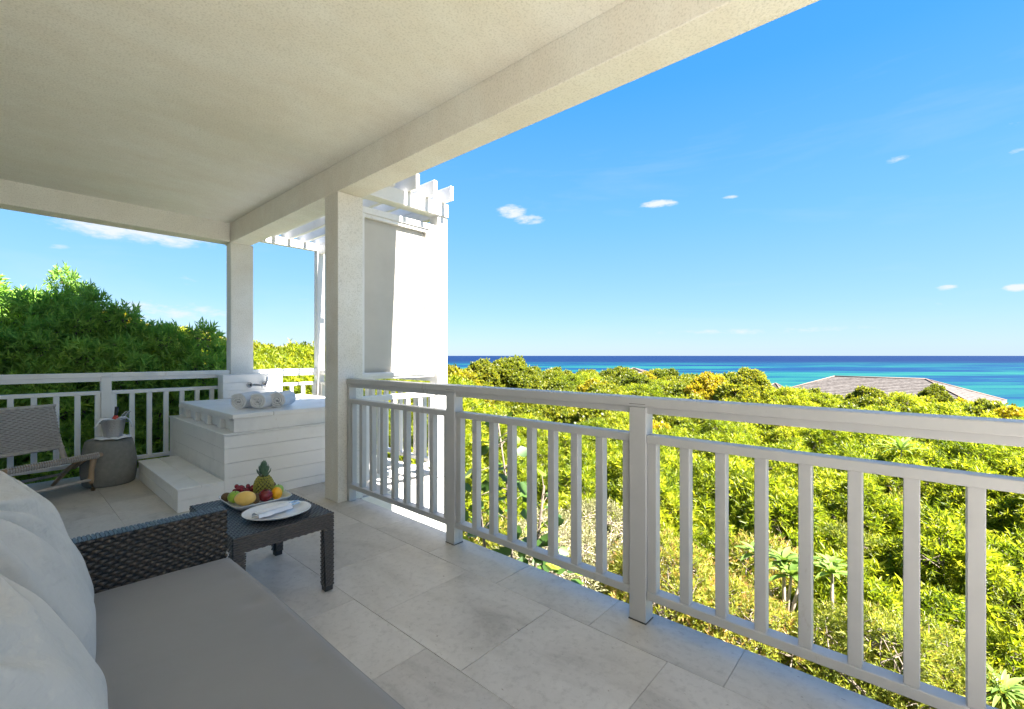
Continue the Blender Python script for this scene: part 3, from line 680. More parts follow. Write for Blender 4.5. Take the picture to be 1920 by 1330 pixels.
def grapes(cx, cy, n, seed, label):
    t = thing('grape_bunch', label, 'grapes', (cx, cy, tz), group='bunches of red grapes'); rnd = random.Random(seed)
    gm = MB().ell((0, 0, 0), .0125, .0125, .014, n=12, k=8).mesh('grape', 'grape')
    for i in range(n):
        a = rnd.uniform(0, 2 * PI); q = (i / n); rr_ = .040 * math.sqrt(rnd.random()) * (1 - q * .5)
        o = bpy.data.objects.new('grape', gm); link(o, t); o.location = (rr_ * math.cos(a), rr_ * math.sin(a), .013 + q * .058)
grapes(.975, 3.075, 26, 1, 'red grape bunch at the left, above the small kiwi'); grapes(1.03, 3.03, 22, 2, 'red grape bunch touching the pineapple')
# pineapple
pa = thing('pineapple', 'upright pineapple with a blue green crown in the fruit tray', 'pineapple', (1.085, 2.985, tz))
def parc(z): return .056 * math.sqrt(max(0.001, 1 - ((z - .062) / .075) ** 2)) * (1 - .10 * (z / .13))
MB().lathe([(.003, 0)] + [(parc(z) * .95, z) for z in [i * .0066 for i in range(0, 20)]] + [(.004, .134)], n=24).build('body', 'pineapple_skin', pa, local=True)
sc = MB().ell((0, 0, 0), .0080, .0080, .0068, n=6, k=4).mesh('scale', 'pineapple_scale')
for i in range(11):
    z = .008 + i * .0115; rr_ = parc(z)
    for j in range(14):
        a = 2 * PI * (j + .5 * (i % 2)) / 14; o = bpy.data.objects.new('scale', sc); link(o, pa)
        o.location = (rr_ * math.cos(a), rr_ * math.sin(a), z); o.rotation_euler = (0, PI / 2, a)
cl = MB()
for i in range(46):
    a = i * 2.399; q = i / 46; z = .128 + q * .07; out_ = .016 * (1 - q) + .002
    d = Vector((math.cos(a), math.sin(a), 0)); s_ = Vector((-math.sin(a), math.cos(a), 0)); ln = .044 - .014 * q; w = .0115 - .005 * q
    b0 = Vector((0, 0, z)) + d * out_; b1 = b0 + Vector((0, 0, ln * .55)) + d * (.019 * (1 - q * .6)); b2 = b0 + Vector((0, 0, ln)) + d * (.026 * (1 - q * .75))
    cl.add([b0 - s_ * w, b0 + s_ * w, b1 + s_ * w * .8, b1 - s_ * w * .8, b2, (b0 + b1) / 2 - d * .002], [(0, 1, 2, 3), (3, 2, 4)])
cl.build('crown', 'pineapple_leaf', pa, local=True)
# plate, napkin, cutlery
op = MB().lathe([(.001, .003), (.095, .003), (.13, .010), (.165, .026), (.170, .027), (.167, .022), (.12, .004), (.10, 0), (.001, 0)], n=48, sx=1, sy=.9).build('oval_plate', 'porcelain')
op.location = (1.02, 2.615, TZ + .001); op.rotation_euler = (0, 0, R(-20)); tag(op, 'white oval porcelain plate with a rolled napkin on the wicker table', 'plate')
nk = thing('napkin', 'folded white linen napkin wrapped around cutlery on the oval plate', 'napkin', (1.0, 2.62, TZ + .014), R(14))
P = []
for j in range(13):
    v = -1 + 2 * j / 12; P.append([(-.10 + .20 * i / 20, v * .032 + .003 * math.sin(i * .7), .004 + .024 * max(0, 1 - v ** 4) ** .5 + .0015 * math.sin(i * .9 + j)) for i in range(21)])
MB().quadgrid(P).build('fold', 'linen', nk, local=True)
P = []
for j in range(9):
    v = j / 8; P.append([(-.085 + .16 * i / 16, -.030 + .045 * v, .030 + .002 * math.sin(v * 3)) for i in range(17)])
MB().quadgrid(P).build('flap', 'linen', nk, local=True)
ct = thing('fork', 'steel fork poking out of the napkin on the oval plate', 'fork', (1.0, 2.62, TZ + .030), R(14))
MB().tube([(-.09, .014, .0), (.06, .012, .0), (.11, .012, .004)], [.004, .003, .004], 6, .4).build('handle', 'steel', ct, local=True)
tn_ = MB().box(.108, .128, .002, .022, .003, .005)
for q in range(4): tn_.box(.128, .165, .002 + q * .0057, .005 + q * .0057, .003, .005)
tn_.build('tines', 'steel', ct, local=True)
ct = thing('knife', 'steel knife poking out of the napkin next to the fork', 'knife', (1.0, 2.62, TZ + .030), R(10))
MB().tube([(-.12, -.012, -.004), (.05, -.012, 0)], [.005, .004], 8, .5).build('handle', 'steel', ct, local=True)
MB().box(.05, .15, -.019, -.005, .0, .002).build('blade', 'steel', ct, local=True)

# ------------------------------------------------------------------ stool, ice bucket
st = MB().lathe([(.001, 0), (.19, 0), (.205, .012), (.222, .12), (.222, .22), (.210, .33), (.188, .432), (.178, .447), (.165, .452), (.001, .452)], n=64).build('drum_stool', 'stool_stone')
st.location = (.768, 6.17, 0); tag(st, 'round dark grey drum stool carrying the ice bucket beside the white step', 'stool')
bk = thing('ice_bucket', 'hammered steel ice bucket on the grey drum stool', 'ice bucket', (.792, 6.12, .468))
MB().lathe([(.001, 0), (.070, 0), (.073, .004), (.088, .09), (.099, .18), (.103, .186), (.100, .19), (.096, .182), (.085, .09), (.069, .01), (.001, .01)], n=48).build('pail', 'hammered_steel', bk, local=True)
for s in (1, -1): MB().tube([(s * .098, -.02, .155), (s * .115, -.015, .15), (s * .118, 0, .148), (s * .115, .015, .15), (s * .098, .02, .155)], .004, 8).build('handle', 'steel', bk, local=True)
rnd = random.Random(3); ice = MB()
for i in range(26):
    a, q = rnd.uniform(0, 2 * PI), rnd.uniform(0, .07); M = Matrix.Translation((q * math.cos(a), q * math.sin(a), .155 + rnd.uniform(0, .02))) @ Matrix.Rotation(rnd.uniform(0, 3), 4, (1, .4, .2))
    ice.box(-.013, .013, -.013, .013, -.013, .013, M)
m, nt, b = new_mat('ice'); b.inputs['Base Color'].default_value = (.85, .9, .95, 1); b.inputs['Roughness'].default_value = .1; b.inputs['Transmission Weight'].default_value = .6
ice.build('ice', 'ice', bk, local=True)
bt = thing('wine_bottle', 'dark wine bottle with a red neck band in the ice bucket', 'bottle', (.80, 6.12, .50))
MB().lathe([(.001, 0), (.037, 0), (.038, .01), (.038, .13), (.030, .165), (.016, .19), (.0145, .21)], n=28).build('glass', 'bottle_glass', bt, local=True)
MB().lathe([(.0150, .205), (.0155, .21), (.0155, .285), (.001, .287)], n=24).build('foil', 'black_plastic', bt, local=True)
MB().lathe([(.0335, .150), (.031, .166), (.0185, .19), (.0165, .199)], n=28).build('label_band', 'red_label', bt, local=True)
for ch in bt.children: ch.location = (0, 0, -.008); 
bt.rotation_euler = (0, R(4), 0)
tg = thing('ice_tongs', 'steel ice tongs and striped cloth sticking out of the bucket on the right', 'tongs', (.84, 6.10, .60))
for q in range(4):
    MB().tube([(-.02 + q * .012, .01 * (q % 2), .0), (.02 + q * .014, 0, .09), (.045 + q * .014, 0, .125), (.06 + q * .010, .0, .12)], [.0045] * 4, 6, .6).build('arm', 'steel' if q % 2 else 'linen', tg, local=True)
# white napkin hung over the bucket rim, two drooping ends
def cloth_strip(pts, w, name, parent=None, seed=0):
    P = []
    for i, p in enumerate(pts):
        p = Vector(p); d = (Vector(pts[min(i + 1, len(pts) - 1)]) - Vector(pts[max(0, i - 1)])).normalized(); s_ = d.cross(Vector((.3, 1, .2))).normalized()
        P.append([p + Vector((0, 1, 0)) * (w * (j / 6 - .5)) + s_ * .006 * math.sin(j * 1.9 + i * .6 + seed) for j in range(7)])
    o = MB().quadgrid(P).build(name, 'linen', parent); o.modifiers.new('t', 'SOLIDIFY').thickness = .003
    return o
nb_ = thing('bucket_napkin', 'white linen napkin draped over the rim of the ice bucket', 'napkin', (.792, 6.12, .65))
cloth_strip([(.795, 6.1, .652), (.75, 6.10, .664), (.70, 6.09, .667), (.675, 6.08, .645), (.66, 6.07, .615), (.645, 6.07, .585)], .07, 'left_end', nb_, 0)
cloth_strip([(.81, 6.1, .652), (.85, 6.10, .664), (.885, 6.09, .667), (.91, 6.08, .64), (.925, 6.07, .61), (.932, 6.06, .565)], .07, 'right_end', nb_, 2)
fnp = MB(); P = []
for i in range(9):
    r_r = .02 + .125 * i / 8; P.append([(.792 + r_r * math.cos(t), 6.12 + r_r * math.sin(t), .455 + (.010 + .014 * abs(math.sin(3.5 * t + i * .25))) * (1 if i < 8 else .6) * min(1, i / 4)) for t in [2 * PI * k / 60 for k in range(61)]])
o = fnp.quadgrid(P).build('folded_napkin', 'linen'); o.modifiers.new('t', 'SOLIDIFY').thickness = .003; tag(o, 'crumpled white napkin under the ice bucket on the stool', 'napkin')

# ------------------------------------------------------------------ woven lounge chair (local frame: x across, y back, origin front right foot)
ch = thing('lounge_chair', 'low teak lounge chair with woven taupe cord seat and back', 'chair', (.64, 5.93, 0), R(24))
def cyl(name, pts, r_, m='teak', sq=1.0): return MB().tube(pts, r_, 10, sq).build(name, m, ch, local=True)
Wc = .68
for x in (-.02, -Wc + .02):
    cyl('front_leg', [(x, 0, .001), (x, .035, .10), (x, .025, .20), (x, -.01, .325)], [.020, .026, .022, .030], sq=.75)
    cyl('seat_rail', [(x, -.06, .345), (x, .1, .325), (x, .52, .235)], [.020, .024, .022], sq=.8)
    cyl('rear_leg', [(x, .22, .27), (x, .40, .16), (x, .60, .001)], [.022, .026, .018], sq=.7)
    cyl('back_post', [(x, .40, .24), (x, .47, .38), (x, .60, .80)], [.028, .022, .015], 'teak_grey', .8)
cyl('front_stretcher', [(-.02, .03, .105), (-Wc + .02, .03, .105)], .014, 'teak_grey')
cyl('rear_stretcher', [(-.02, .44, .13), (-Wc + .02, .44, .13)], .014, 'teak_grey')
cyl('front_bar', [(.02, -.055, .345), (-Wc - .02, -.055, .345)], .019)
cyl('top_bar', [(.0, .60, .80), (-Wc, .60, .80)], .016, 'teak_grey')
cyl('low_bar', [(.0, .475, .39), (-Wc, .475, .39)], .016, 'teak_grey')
for s in (-.01, -Wc + .01): cyl('brace', [(s, .12, .30), (s, .30, .20)], .018)
mb = MB(); n_ = Vector((0, -.41, .13)).normalized(); upv = Vector((0, .13, .42)).normalized(); n_ = Vector((0, -upv.z, upv.y))
weave(mb, Vector((-Wc + .012, .468, .385)) + n_ * .004, (1, 0, 0), upv, n_, Wc - .024, .435, .0165, .034, .005, .006)
mb.build('woven_back', 'cord_taupe', ch, local=True)
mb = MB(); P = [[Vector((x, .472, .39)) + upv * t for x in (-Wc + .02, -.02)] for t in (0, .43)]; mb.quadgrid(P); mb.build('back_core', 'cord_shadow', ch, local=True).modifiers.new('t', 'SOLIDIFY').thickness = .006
sv = Vector((0, .58, -.115)).normalized(); sn = Vector((0, .115, .58)).normalized()
mb = MB(); weave(mb, Vector((-Wc + .012, -.055, .362)), sv * 1.0, (1, 0, 0), sn, .58, Wc - .024, .0165, .034, .005, .006)
# cords wrapped round the front bar
for i in range(38):
    x = -Wc + .02 + i * (Wc - .04) / 37
    mb.tube([(x, -.055 + .024 * math.cos(t), .345 + .024 * math.sin(t)) for t in [PI * .5 + k * PI / 5 for k in range(7)]], .0075, 5)
mb.build('woven_seat', 'cord_taupe', ch, local=True)
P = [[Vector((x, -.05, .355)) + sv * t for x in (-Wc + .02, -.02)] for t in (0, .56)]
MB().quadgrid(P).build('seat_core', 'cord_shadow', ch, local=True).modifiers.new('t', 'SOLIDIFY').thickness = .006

# ================================================================== VEGETATION
def unit(a): return a / np.maximum(np.linalg.norm(a, axis=1, keepdims=True), 1e-9)
LANCE = (np.array([[0, 0, 0], [-.5, .42, .10], [0, .5, -.06], [.5, .42, .10], [0, 1, -.12]]), [(0, 2, 1), (0, 3, 2), (1, 2, 4), (2, 3, 4)])
ROUND = (np.array([[0, 0, 0], [-.42, .25, .05], [-.46, .65, .06], [0, 1, -.05], [.46, .65, .06], [.42, .25, .05], [0, .5, -.05]]), [(0, 6, 1), (1, 6, 2), (2, 6, 3), (3, 6, 4), (4, 6, 5), (5, 6, 0)])
QUAD = (np.array([[0, 0, 0], [-.5, .5, .08], [0, 1, -.05], [.5, .5, .08]]), [(0, 3, 1), (3, 2, 1)])
def leaves(name, P, D, U, ln, wd, tint, shape, mat):
    """P base, D direction along the leaf, U rough upper side; ln, wd arrays"""
    T, Fc = shape; n = len(P)
    D = unit(D); X = unit(np.cross(D, U)); Z = np.cross(X, D)
    V = (P[:, None, :] + T[None, :, 0:1] * (wd[:, None, None] * X[:, None, :]) + T[None, :, 1:2] * (ln[:, None, None] * D[:, None, :]) + T[None, :, 2:3] * (ln[:, None, None] * Z[:, None, :]))
    k = len(T); V = V.reshape(-1, 3); Fa = (np.array(Fc)[None] + (np.arange(n) * k)[:, None, None]).reshape(-1, 3)
    me = bpy.data.meshes.new(name); me.vertices.add(len(V)); me.vertices.foreach_set('co', V.ravel().astype(np.float32))
    nf = len(Fa); me.loops.add(nf * 3); me.loops.foreach_set('vertex_index', Fa.ravel().astype(np.int32))
    me.polygons.add(nf); me.polygons.foreach_set('loop_start', np.arange(0, nf * 3, 3, dtype=np.int32)); me.polygons.foreach_set('loop_total', np.full(nf, 3, dtype=np.int32))
    a = me.attributes.new('tint', 'FLOAT', 'FACE'); a.data.foreach_set('value', np.repeat(tint, len(Fc)).astype(np.float32))
    me.materials.append(MATS[mat]); me.update(calc_edges=True); me.validate()
    return me
def crown_points(lobes, density, inner=.25):
    """points and outward directions over the surface of a union of spheres, plus some inside"""
    Pp, Dd = [], []
    C_ = np.array([l[0] for l in lobes]); Rr = np.array([l[1] for l in lobes])
    for i, (c, r) in enumerate(lobes):
        m = int(4 * PI * r * r * density); d = unit(rng.normal(size=(m, 3)))
        rad = r * (1 - inner * rng.random(m) ** 2.0) * (1 + .10 * rng.normal(size=m))
        p = np.array(c) + d * rad[:, None]
        dist = np.linalg.norm(p[:, None, :] - C_[None], axis=2) / Rr[None]; dist[:, i] = 9
        keep = dist.min(axis=1) > .80
        keep &= (d[:, 2] > -.45)
        Pp.append(p[keep]); Dd.append(d[keep])
    return np.concatenate(Pp), np.concatenate(Dd)
def shoots(P, D, k, ln, wd, up=.5, spread=.8, stem=.10, var=.3, tipy=.25):
    """k leaves round each shoot tip"""
    n = len(P); A = unit(D + np.array([0, 0, up]) + .25 * rng.normal(size=(n, 3)))
    B = unit(np.cross(A, rng.normal(size=(n, 3)))); Cc = np.cross(A, B)
    base = np.repeat(rng.random(n) * .55 + .1, k)
    A_, B_, C2, P_ = (np.repeat(x, k, axis=0) for x in (A, B, Cc, P))
    j = np.tile(np.arange(k), n); ph = j * 2.4 + np.repeat(rng.random(n) * 6.28, k); q = (j + rng.random(n * k)) / k
    sp = spread * (1.15 - .7 * q)
    d = A_ * np.cos(sp)[:, None] + (B_ * np.cos(ph)[:, None] + C2 * np.sin(ph)[:, None]) * np.sin(sp)[:, None]
    p = P_ + A_ * (stem * (q - 1))[:, None]
    l = ln * (1 + var * rng.normal(size=n * k)).clip(.5, 1.6); w = wd * l / ln
    tint = (base + tipy * (q - .3) + .12 * rng.normal(size=n * k)).clip(0, 1)
    return p, d, A_, l, w, tint
def limb_mesh(name, lobes, base_r, mat='bark', n=1, h0=-2.5):
    mb = MB(); rnd = random.Random(len(lobes))
    top = max(l[0][2] for l in lobes)
    fork = Vector((0, 0, top * .22))
    mb.tube([(0, 0, h0), (.03, .02, h0 * .4), fork], [base_r * 1.4, base_r * 1.1, base_r], 7)
    for c, r in lobes[::max(1, len(lobes) // 16)]:
        c = Vector(c); midp = fork.lerp(c, .5) + Vector((rnd.uniform(-.08, .08), rnd.uniform(-.08, .08), -.08 * c.length))
        mb.tube([fork, midp, c.lerp(midp, .12)], [base_r * .6, base_r * .4, base_r * .16], 5)
    for c, r in lobes:                       # thin twigs out to the leaves
        c = Vector(c)
        for q in range(4):
            d = Vector((rnd.uniform(-1, 1), rnd.uniform(-1, 1), rnd.uniform(-.2, 1))).normalized(); e = c + d * r * rnd.uniform(.75, 1.04)
            m_ = c.lerp(e, .5) + Vector((rnd.uniform(-.04, .04), rnd.uniform(-.04, .04), .02))
            mb.tube([c - d * r * .5, m_, e], [.009, .006, .0025], 4, cap=False)
    return mb.mesh(name, mat)
def make_lobes(n, Rr, H, r, seed, flat=1.0, top_bias=.6):
    rnd = random.Random(seed); out_ = []
    for i in range(n):
        a = i * 2.39996 + rnd.uniform(-.3, .3); q = math.sqrt((i + .5) / n)
        z = H - r - (H * .62 - r) * (q ** 2) * flat + rnd.uniform(-.12, .12) * H * .6
        out_.append((((Rr - r * .6) * q * math.cos(a), (Rr - r * .6) * q * math.sin(a), max(z, .15 * H)), r * rnd.uniform(.75, 1.25)))
    for i in range(n // 3):   # lower skirt
        a = rnd.uniform(0, 2 * PI); out_.append((((Rr - r) * .9 * math.cos(a), (Rr - r) * .9 * math.sin(a), H * rnd.uniform(.15, .45)), r * rnd.uniform(.8, 1.2)))
    return out_
PROTO = {}
def proto(key, mat, shape, n, Rr, H, r, dens, k, ln, wd, seed, trunk=.045, up=.5, spread=.8, stem=.10, tipy=.25, flat=1.0, bark='bark', inner=.25):
    lob = make_lobes(n, Rr, H, r, seed, flat); P, D = crown_points(lob, dens, inner)
    p, d, u, l, w, t = shoots(P, D, k, ln, wd, up, spread, stem, tipy=tipy)
    PROTO.setdefault(key, []).append((leaves('crown', p, d, u, l, w, t, shape, mat), limb_mesh('trunk', lob, trunk, bark), Rr, H))
    return len(p)
tot_l = 0
for s in (1, 2, 3): tot_l += proto('oleander', 'leaf_bright', LANCE, 28, 1.05, 2.1, .31, 110, 9, .105, .024, s, spread=.95, stem=.10)
for s in (4, 5): tot_l += proto('fine', 'leaf_fine', LANCE, 20, .85, 1.5, .28, 150, 8, .058, .015, s, spread=.8, stem=.09, tipy=.6, trunk=.03)
for s in (6,): tot_l += proto('dry', 'leaf_dry', LANCE, 20, .8, 1.2, .26, 190, 8, .036, .010, s, spread=.9, stem=.08, bark='pale_twig', trunk=.03)
for s in (7, 8): tot_l += proto('hedge', 'leaf_hedge', LANCE, 40, 1.05, 3.6, .34, 74, 9, .105, .023, s, spread=1.05, stem=.12, up=.2, tipy=.2, trunk=.06)
for s in (9, 10, 11): tot_l += proto('clumpy', 'leaf_olive', QUAD, 46, 1.9, 3.4, .42, 85, 7, .115, .075, s, spread=1.0, stem=.12, trunk=.09, up=.6)
for s in (12, 13): tot_l += proto('slope', 'leaf_bright', LANCE, 40, 1.7, 2.7, .40, 85, 7, .12, .032, s, spread=1.0, stem=.13, trunk=.07)
for s in (14,): tot_l += proto('gold', 'leaf_gold', QUAD, 34, 1.4, 2.3, .36, 90, 7, .10, .06, s, spread=1.0, stem=.10, trunk=.06)
print('leaves', tot_l)

VEG = {'oleander': ('oleander_shrub', 'shrub'), 'fine': ('fine_leaved_shrub', 'shrub'), 'dry': ('dry_bush', 'shrub'), 'hedge': ('hedge_shrub', 'shrub'),
       'clumpy': ('coastal_tree', 'tree'), 'slope': ('leafy_bush', 'shrub'), 'gold': ('golden_bush', 'shrub')}
def plant(key, x, y, ztop, s, label, group=None, rz=None, var=None, sz=1.0):
    pr = PROTO[key]; cm, tm, Rr, H = pr[var if var is not None else random.randrange(len(pr))]
    t = thing(VEG[key][0], label, VEG[key][1], (x, y, ztop - H * s * sz), random.uniform(0, 2 * PI) if rz is None else rz, group)
    t.scale = (s, s, s * sz)
    c = bpy.data.objects.new('crown', cm); link(c, t); k = bpy.data.objects.new('trunk', tm); link(k, t)
    return t
def interp(tab, x):
    if x <= tab[0][0]: return tab[0][1]
    for (a, b1), (c, d) in zip(tab, tab[1:]):
        if x <= c: return b1 + (d - b1) * (x - a) / (c - a)
    return tab[-1][1]
SKY = [(600, 690), (838, 692), (870, 688), (900, 678), (950, 668), (985, 670), (1010, 682), (1060, 684), (1140, 684), (1180, 690), (1240, 692), (1290, 705), (1330, 702), (1355, 706),
       (1380, 697), (1415, 695), (1445, 714), (1465, 734), (1500, 744), (1560, 742), (1610, 733), (1660, 746), (1750, 744), (1820, 752), (1870, 764), (1960, 766), (2100, 770)]
# slope plants, laid out in rings of growing distance
def zone(d):
    return ('close below' if d < 9 else 'on the slope') if d < 18 else 'farther out'
d = 4.6; count = 0
ring = 0
while d < 54:
    near_ = d < 9.5; mid_ = d < 19
    step = 1.4 if near_ else (1.9 if mid_ else 2.8)
    u0, u1 = (838 - CX) / F, (2080 - CX) / F
    nn = int((u1 - u0) * d / step) + 1
    for i in range(nn):
        u = u0 + (u1 - u0) * (i + .5 * (ring % 2) + random.uniform(-.25, .25)) / nn
        dd = d + random.uniform(-.3, .3) * step; px = CX + u * F
        w = FW * dd + RT * (u * dd)
        if w.x < 3.1 + .5 and w.y < 7.2: continue
        if w.x < 3.6: continue
        # keep clear of the villa
        if 1380 < px < 1925 and 33 < dd < 56: continue
        zt = interp([(0, -1.75), (5, -1.65), (10, -1.25), (20, -1.05), (30, -.75), (60, -.7)], dd) + random.uniform(-.42, .22)
        ymin = interp(SKY, px)
        ytop = CY + F * (EYE - zt) / dd
        if dd > 19:
            slack = abs(random.gauss(0, 5)) if dd < 40 else abs(random.gauss(0, 2))
            ytop = max(ymin + slack, ytop - random.uniform(0, 16)) if px < 1400 else max(ytop, ymin + slack)
        ytop = max(ytop, ymin)
        zt = EYE - (ytop - CY) * dd / F
        r_ = random.random()
        if near_:
            key = 'oleander' if r_ < .8 else 'fine'
            if px > 1230 and ytop > 1020 and r_ > .5: key = 'fine'
        elif mid_: key = 'oleander' if r_ < .5 else ('slope' if r_ < .9 else 'gold')
        else: key = 'clumpy' if r_ < .72 else ('slope' if r_ < .9 else 'gold')
        lab = {'oleander': 'narrow-leaved shrub ' + zone(dd), 'fine': 'small-leaved shrub with reddish tips close below', 'slope': 'rounded yellow-green bush ' + zone(dd), 'gold': 'golden yellow bush ' + zone(dd),
               'clumpy': 'clumpy olive green tree between railing and sea'}[key]
        grp = {'oleander': 'narrow-leaved shrubs ' + zone(dd), 'fine': 'small-leaved shrubs close below', 'slope': 'rounded bushes ' + zone(dd), 'gold': 'golden bushes ' + zone(dd), 'clumpy': 'clumpy trees before the sea'}[key]
        sc0 = {'oleander': 1.0, 'fine': 1.15, 'slope': 1.0, 'gold': 1.0, 'clumpy': 1.0}[key] * random.uniform(.88, 1.12) * (1.0 if mid_ else 1.12)
        side = 'beside the pergola post' if px < 960 else 'left of the second post' if px < 1190 else 'right of the second post' if px < 1440 else 'towards the villa roof' if px < 1700 else 'at the right edge'
        plant(key, w.x, w.y, zt, sc0, lab + ', ' + side, grp + ' ' + side); count += 1
    d += step * .82; ring += 1
print('slope plants', count)
# skyline trees that single themselves out
def sky_tree(key, px, ytop, depth, s, label, var=None, group=None):
    w = at_depth(px, ytop, depth); return plant(key, w.x, w.y, w.z, s, label, group, var=var)
sky_tree('clumpy', 955, 668, 27, 1.0, 'tallest clumpy tree breaking the sea horizon right of the pergola', 0)
sky_tree('clumpy', 900, 678, 26, .8, 'clumpy tree just left of the tallest one on the horizon', 1)
sky_tree('clumpy', 1402, 694, 26, .72, 'round topped tree left of the shingled villa roof', 2)
sky_tree('gold', 852, 690, 15, .9, 'orange yellow bush right beside the white pergola post')
sky_tree('gold', 1330, 700, 28, 1.0, 'broad golden tree with the sea right above it')
sky_tree('clumpy', 1625, 724, 25, .62, 'fine grey green tree rising in front of the villa roof', 0)
sky_tree('clumpy', 1752, 722, 27, .42, 'small dark treetop in front of the right hip of the villa roof', 1)
sky_tree('clumpy', 1850, 752, 26, .6, 'dark bush under the right eave of the villa roof', 2)
sky_tree('slope', 1540, 738, 24, .7, 'pale leafy bush under the left eave of the villa roof')
sky_tree('slope', 1475, 728, 24, 1.0, 'bright leafy tree at the left end of the villa roof')
sky_tree('clumpy', 1520, 732, 27, .7, 'olive tree hiding the left eave of the villa roof', 1)
sky_tree('slope', 1690, 738, 24, .9, 'bright bush in front of the middle of the villa roof')
# dry grey bush and flowering bushes seen through the balusters
for px, py, dp, s, lab in [(1130, 935, 6.2, .95, 'dry greyish bush seen behind the second railing post'), (1035, 960, 5.6, .85, 'dry beige bush beside the broad leaved tree')]:
    w = at_depth(px, py, dp); plant('dry', w.x, w.y, w.z, s, lab, 'dry bushes below the railing')
for px, py, dp, s, lab in [(1400, 1085, 4.9, .9, 'small-leaved shrub in front of the leaf rosettes'), (1640, 1125, 4.4, .9, 'shrub with reddish flower heads seen between the right balusters'), (1760, 1180, 4.2, .7, 'low shrub with reddish flower heads near the last baluster'), (1250, 1010, 5.2, .85, 'olive small-leaved shrub just right of the second post')]:
    w = at_depth(px, py, dp); plant('fine', w.x, w.y, w.z, s, lab, 'shrubs with reddish tips')
# greenery beyond the far end and beyond the bay
for px, yt, dp, key, s in [(478, 664, 13, 'slope', 1.0), (510, 652, 15, 'clumpy', .8), (545, 650, 14, 'slope', 1.0), (575, 645, 15, 'clumpy', .85), (610, 655, 14, 'slope', 1.0), (645, 672, 13, 'slope', 1.0),
                           (500, 690, 10.5, 'slope', .9), (555, 695, 10.5, 'oleander', 1.1), (600, 700, 10.5, 'oleander', 1.1), (640, 705, 10.5, 'oleander', 1.1),
                           (690, 700, 11, 'slope', .9), (735, 705, 11, 'slope', .9), (780, 710, 10, 'slope', .9), (820, 705, 11, 'slope', .9), (740, 760, 8.6, 'oleander', 1.0), (790, 770, 8.2, 'oleander', 1.0), (700, 760, 9, 'oleander', 1.0)]:
    w = at_depth(px, yt, dp)
    if w.x < 3.2 + s * 1.0 and w.y < 6.9 + s * 1.1: w = w  # stays clear of the bay
    plant(key, w.x, w.y, w.z, s, {'slope': 'rounded bush seen past the pergola bay', 'clumpy': 'clumpy treetop seen between the two columns', 'oleander': 'narrow-leaved shrub seen past the pergola bay'}[key], 'greenery beyond the pergola bay, ' + VEG[key][0].replace('_', ' '))
# yellow sunlit trees far left behind the hedge
for px, yt, dp, key, s in [(60, 560, 17, 'gold', 1.6), (210, 585, 17, 'gold', 1.3), (290, 622, 18, 'gold', 1.2), (345, 618, 17, 'slope', 1.2), (400, 630, 17, 'gold', 1.2), (440, 640, 17, 'slope', 1.2), (150, 590, 16, 'slope', 1.3), (470, 655, 20, 'gold', 1.2)]:
    w = at_depth(px, yt, dp); plant(key, w.x, w.y, w.z, s, 'sunlit yellowish %s rising behind the dark hedge' % VEG[key][0].replace('_', ' '), 'sunlit trees behind the hedge, ' + VEG[key][0].replace('_', ' '))
# the dark hedge in the shade of the house
for px, yt, dp, s, sz in [(-60, 520, 6.3, 1.0, 1.1), (10, 526, 6.6, .95, 1.15), (60, 532, 6.2, .9, 1.15), (128, 517, 6.5, .55, 1.7), (178, 556, 6.3, .7, 1.3), (235, 588, 6.4, .7, 1.3), (312, 596, 6.6, .62, 1.4), (372, 622, 6.6, .8, 1.2), (415, 655, 6.9, .75, 1.2),
                          (0, 600, 5.7, .8, 1.1), (90, 610, 5.8, .8, 1.1), (170, 625, 5.9, .8, 1.1), (250, 650, 6.0, .8, 1.1), (335, 665, 6.2, .8, 1.1), (405, 690, 6.5, .75, 1.1), (455, 700, 7.6, .7, 1.1)]:
    w = at_depth(px, yt, dp)
    w.y = max(w.y, 6.95 + s * 1.0)
    plant('hedge', w.x, w.y, w.z, s, 'dark green leafy hedge shrub behind the left railing, ' + ('above the woven chair' if px < 110 else 'above the ice bucket' if px < 260 else 'above the white steps' if px < 380 else 'beside the corner column'), 'hedge shrubs behind the left railing', sz=sz)
# low cover that nobody could count, filling gaps between the shrubs
n = 9000
ang = rng.uniform(R(-12), R(62), n); rad = 3.2 + 15 * rng.random(n) ** .8
gx, gy = rad * np.cos(ang), rad * np.sin(ang); keep = ~((gx < 3.5) & (gy < 7.0)) & (gx > 2.6); gx, gy = gx[keep], gy[keep]
gzz = np.array([ground_z(a, b) for a, b in zip(gx, gy)]) + rng.uniform(.0, .9, len(gx))
P = np.stack([gx, gy, gzz], 1); D = unit(rng.normal(size=P.shape) * np.array([1, 1, .3]) + np.array([0, 0, .6]))
p, d_, u_, l_, w_, t_ = shoots(P, D, 6, .14, .05, .4, 1.0, .1)
o = bpy.data.objects.new('ground_cover', leaves('ground_cover', p, d_, u_, l_, w_, t_, QUAD, 'leaf_bright')); link(o); tag(o, 'low green leaves covering the soil between the shrubs', 'ground cover', kind='stuff')

